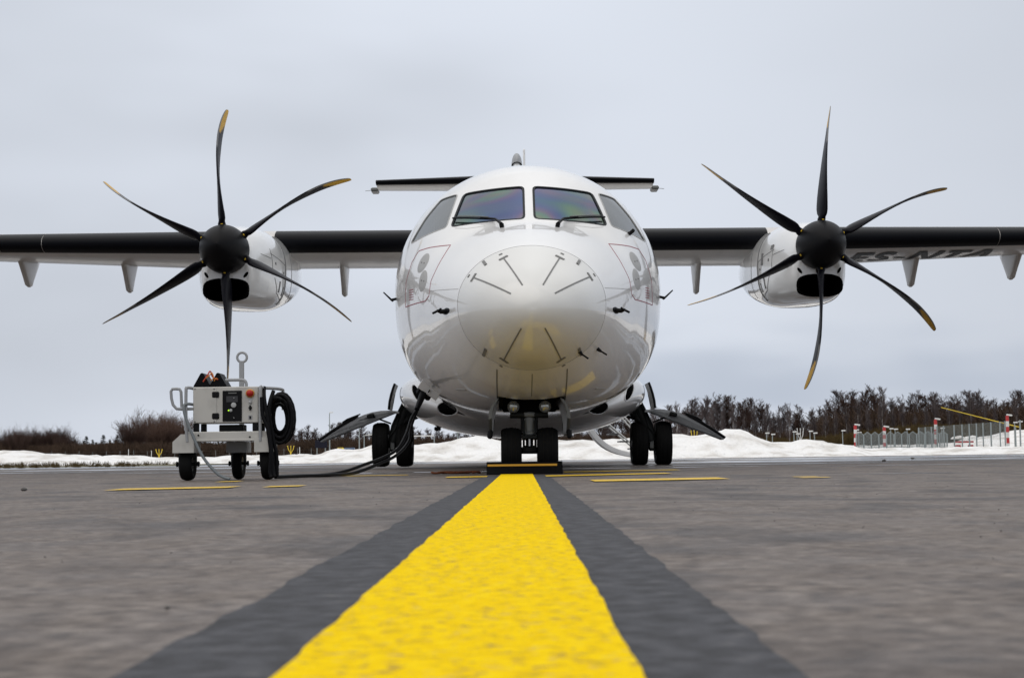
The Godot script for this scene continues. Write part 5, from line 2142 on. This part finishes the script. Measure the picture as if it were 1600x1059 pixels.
	rc.y += 0.005
	for k in 24:
		ring.append(rc + Vector3(cos(TAU * k / 24.0), sin(TAU * k / 24.0), 0) * 0.042)
	mbk.tube(ring, 0.011, 10, false, true)
	part(mbk, "tow_eye", M.tube_grey, bar)
	# two rubber chocks riding on top
	for k in 2:
		var c := thing("wheel_chock", o + Vector3((313.5 + 25.0 * k - 347.5) / 187.0, (750.3 - 604.6) / 187.0, -0.12))
		var mb := MB.new()
		var prof := [Vector2(-0.072, 0.0), Vector2(-0.068, 0.014), Vector2(-0.012, 0.114), Vector2(0.0, 0.119), Vector2(0.012, 0.114), Vector2(0.070, 0.014), Vector2(0.074, 0.0)]
		var fr := []
		var bk := []
		for p in prof:
			fr.append(Vector3(p.x, p.y, 0.09))
			bk.append(Vector3(p.x, p.y, -0.16))
		mb.face(fr, Vector3(0, 0.05, 0))
		mb.face(bk, Vector3(0, 0.05, 0))
		for q in prof.size():
			mb.face([fr[q], fr[(q + 1) % 7], bk[(q + 1) % 7], bk[q]], Vector3(0, 0.04, -0.03))
		part(mb, "wedge", M.cable_black, c)
		mb = MB.new()
		if k == 0:
			mb.tube(bend([Vector3(0.012, 0.045, 0.10), Vector3(0.05, 0.10, 0.10), Vector3(0.062, 0.132, 0.07), Vector3(0.072, 0.122, 0.06), Vector3(0.09, 0.085, 0.09), Vector3(0.135, 0.06, 0.10)], 5), 0.006, 6)
			part(mb, "rope", M.rope_red, c)
			mb = MB.new()
			mb.tube(bend([Vector3(0.03, 0.07, 0.102), Vector3(0.065, 0.095, 0.105), Vector3(0.082, 0.118, 0.08), Vector3(0.10, 0.075, 0.1), Vector3(0.075, 0.055, 0.105)], 5), 0.005, 6)
			part(mb, "rope", M.rope_orange, c)
		else:
			mb.tube(bend([Vector3(-0.03, 0.05, 0.094), Vector3(-0.015, 0.07, 0.10), Vector3(0.0, 0.062, 0.094)], 4), 0.006, 6)
			part(mb, "rope", M.rope_orange, c)
		tag(c, ["black rubber chock with red rope, the left one on the cart", "black rubber chock on the cart, the right one of the pair"][k], "chock")
	# grey hose hanging from the handle to the ground
	mbk = MB.new()
	var hp := []
	for p in [[301, 632, -0.02], [294, 631, 0.03], [288.5, 633.5, 0.05], [289.5, 645, 0.06], [295, 662, 0.065], [304, 683, 0.07], [314, 705, 0.075], [325, 722, 0.08], [340, 738, 0.09], [351, 745, 0.10], [362, 748.0, 0.12]]:
		hp.append(L.call(p[0], p[1], p[2]))
	mbk.tube(bend(hp, 5), 0.0125, 10)
	var hose := part(mbk, "grey_hose", M.hose_grey, self)
	hose.position = o
	tag(hose, "grey hose hanging from the cart's left handle to the ground", "hose")
	# black power cable: coil on the cart, then along the ground to the socket under the nose
	var cable := thing("power_cable", o)
	tag(cable, "black power cable coiled on the cart and plugged into the aircraft", "cable")
	rng.seed = 60
	mbk = MB.new()
	var cp2 := []
	for k in 9 * 20 + 1:
		var u := k / 180.0
		var a := TAU * 9.0 * u + 1.2
		var rr := 0.84 + 0.16 * sin(u * 23.0) + 0.12 * sin(u * 9.0)
		var ctr: Vector3 = L.call(433.0 + 2.0 * sin(u * 11.0), 655.0, -0.02 - 0.26 * u)
		cp2.append(ctr + Vector3(cos(a) * 0.098 * rr, sin(a) * 0.195 * rr, 0))
	mbk.tube(cp2, 0.0165, 10)
	part(mbk, "coil", M.cable_black, cable)
	for e in [[[411, 606, -0.03], [413, 625, 0.03], [419, 660, 0.05], [424, 700, 0.05], [427, 735, 0.06], [430, 745.5, 0.07]], [[409, 622, 0.04], [411, 650, 0.05], [419, 672, 0.06], [424, 710, 0.07], [423, 738, 0.07], [425, 746.5, 0.08]], [[426, 612, -0.02], [420, 640, 0.03], [425, 680, 0.02], [431, 710, 0.02], [432, 745.5, 0.02]]]:
		var pts := []
		for p in e:
			pts.append(L.call(p[0], p[1], p[2]))
		mbk = MB.new()
		mbk.tube(bend(pts, 5), 0.0165, 10)
		part(mbk, "lead", M.cable_black, cable)
	for e in [[Vector3(-0.945, 0.80, -17.33), Vector3(-0.965, 0.70, -17.20), Vector3(-1.04, 0.57, -17.05), Vector3(-1.085, 0.40, -16.85), Vector3(-1.16, 0.25, -16.6), Vector3(-1.29, 0.165, -16.3), Vector3(-1.42, 0.11, -15.95), Vector3(-1.57, 0.05, -15.55), Vector3(-1.72, 0.022, -15.2), Vector3(-1.90, 0.022, -14.75), Vector3(-2.0, 0.022, -14.0)],
		[Vector3(-0.93, 0.80, -17.36), Vector3(-0.99, 0.66, -17.25), Vector3(-1.05, 0.48, -17.12), Vector3(-1.07, 0.33, -17.0), Vector3(-1.17, 0.19, -16.6), Vector3(-1.33, 0.10, -16.1), Vector3(-1.5, 0.03, -15.6), Vector3(-1.66, 0.022, -15.0), Vector3(-1.85, 0.022, -14.4), Vector3(-1.98, 0.022, -13.85)]]:
		var pts := []
		for p in e:
			pts.append(p - o)
		mbk = MB.new()
		mbk.tube(bend(pts, 6), 0.0155, 10)
		part(mbk, "ground_lead", M.cable_black, cable)
	mbk = MB.new()
	mbk.tube([Vector3(-0.93, 0.83, -17.30) - o, Vector3(-0.99, 0.66, -17.12) - o], [0.040, 0.026], 10)
	part(mbk, "plug", M.cable_black, cable)

func build_nose_chock() -> void:
	var c := thing("nose_chock", Vector3(0.12, 0.0, -15.42))
	tag(c, "long black chock with an orange stripe before the nose wheels", "chock")
	var mb := MB.new()
	var prof := [Vector2(-0.09, 0.0), Vector2(-0.085, 0.10), Vector2(-0.07, 0.118), Vector2(0.03, 0.118), Vector2(0.06, 0.10), Vector2(0.13, 0.012), Vector2(0.13, 0.0)]
	var fr := []
	var bk := []
	for p in prof:
		fr.append(Vector3(-0.37, p.y, p.x))
		bk.append(Vector3(0.33, p.y, p.x))
	mb.face(fr, Vector3(0, 0.05, 0))
	mb.face(bk, Vector3(0, 0.05, 0))
	for q in prof.size():
		mb.face([fr[q], fr[(q + 1) % 7], bk[(q + 1) % 7], bk[q]], Vector3(0, 0.04, 0))
	part(mb, "block", M.cable_black, c)
	mb = MB.new()
	mb.box(Vector3(-0.04, 0.085, 0.077), Vector3(0.64, 0.022, 0.006), Basis(Vector3.RIGHT, -0.67))
	part(mb, "stripe", M.chock_stripe, c)
	var r := thing("chock_rope", Vector3(-0.62, 0.0, -16.6))
	mb = MB.new()
	rng.seed = 5
	var pts := []
	for k in 34:
		var a := k * 0.62
		pts.append(Vector3(-0.15 + k * 0.011 + cos(a) * 0.10, 0.010 + 0.004 * (k % 3), sin(a) * 0.11))
	mb.tube(bend(pts, 3), 0.011, 6)
	part(mb, "strand", M.rope_dull, r)
	tag(r, "loose reddish rope lying on the asphalt left of the nose chock", "rope")

# ------------------------------------------------------------------ sky and scene
func make_sky() -> ImageTexture:
	var w := 1536
	var h := 768
	var im := Image.create(w, h, false, Image.FORMAT_RGBF)
	var n1 := FastNoiseLite.new()
	n1.seed = 4
	n1.frequency = 0.9
	n1.fractal_octaves = 4
	var n2 := FastNoiseLite.new()
	n2.seed = 9
	n2.frequency = 1.0
	n2.fractal_octaves = 3
	for y in h:
		var el := (0.5 - (y + 0.5) / h) * PI
		var ed := rad_to_deg(el)
		if ed < -3.0:
			for x in w:
				im.set_pixel(x, y, Color(0.3, 0.3, 0.3))
			continue
		var ce := cos(el)
		var se := sin(el)
		var lift := 1.0 + 0.62 * smoothstep(12.0, 70.0, ed)
		for x in w:
			var az := ((x + 0.5) / w - 0.5) * TAU
			var d := Vector3(sin(az) * ce, se, -cos(az) * ce)
			var a := n1.get_noise_3dv(d * Vector3(2.2, 7.0, 2.2))
			# layered bank of stratus low over the horizon
			var b := n2.get_noise_3dv(Vector3(d.x * 7.0, d.y * 55.0, d.z * 7.0))
			var band := smoothstep(1.1, 1.9, ed + b * 0.6) * (1.0 - smoothstep(2.4, 4.6, ed + b * 1.0)) * (0.75 + 0.5 * n2.get_noise_2d(az * 5.0, 3.0))
			var v := (1.0 + 0.10 * a) * lift
			v *= 1.0 + 0.10 * cos((az - 0.06) * 8.0 + a * 1.5)
			band *= 0.55 - 0.5 * cos((az + 0.25) * 6.0)
			var c := Color(0.635, 0.678, 0.755).lerp(Color(0.715, 0.715, 0.72), smoothstep(14.0, 50.0, ed)) * v
			c = c.lerp(Color(0.45, 0.505, 0.60), clampf(band, 0.0, 1.0))
			im.set_pixel(x, y, c)
	return ImageTexture.create_from_image(im)

func _ready() -> void:
	rng.seed = 1
	# camera: a hand's breadth above the apron, tilted up
	var cam := Camera3D.new()
	cam.name = "camera"
	add_child(cam)
	cam.transform = Transform3D(Basis(Vector3.RIGHT, atan(182.0 / 2600.0)) * Basis(Vector3(0, 0, 1), deg_to_rad(-0.75)), Vector3(0, 0.175, 0))
	var ca := CameraAttributesPhysical.new()
	ca.frustum_focal_length = 12.0 / (529.5 / 2600.0)
	ca.frustum_focus_distance = 15.6
	ca.exposure_aperture = 11.0
	ca.frustum_near = 0.05
	ca.frustum_far = 4000.0
	cam.attributes = ca
	cam.fov = rad_to_deg(2.0 * atan(529.5 / 2600.0))
	cam.near = 0.05
	cam.far = 4000.0
	cam.current = true
	# overcast sky and a soft, weak sun behind the cloud
	var env := Environment.new()
	env.background_mode = Environment.BG_SKY
	var sky := Sky.new()
	var pm := PanoramaSkyMaterial.new()
	pm.panorama = make_sky()
	sky.sky_material = pm
	env.sky = sky
	env.tonemap_mode = Environment.TONE_MAPPER_LINEAR
	env.tonemap_exposure = 1.0
	env.sdfgi_enabled = true
	env.ssao_enabled = true
	env.ssil_enabled = true
	var we := WorldEnvironment.new()
	we.name = "environment"
	we.environment = env
	add_child(we)
	var sun := DirectionalLight3D.new()
	sun.name = "sun"
	sun.light_energy = 0.2
	sun.light_angular_distance = 75.0
	sun.light_color = Color(1.0, 0.95, 0.89)
	sun.shadow_enabled = true
	add_child(sun)
	sun.look_at_from_position(Vector3(-6, 14, 8), Vector3.ZERO)
	make_materials()
	build_ground()
	build_aircraft()
	build_cart()
	build_nose_chock()
	build_distance()
	build_woods()
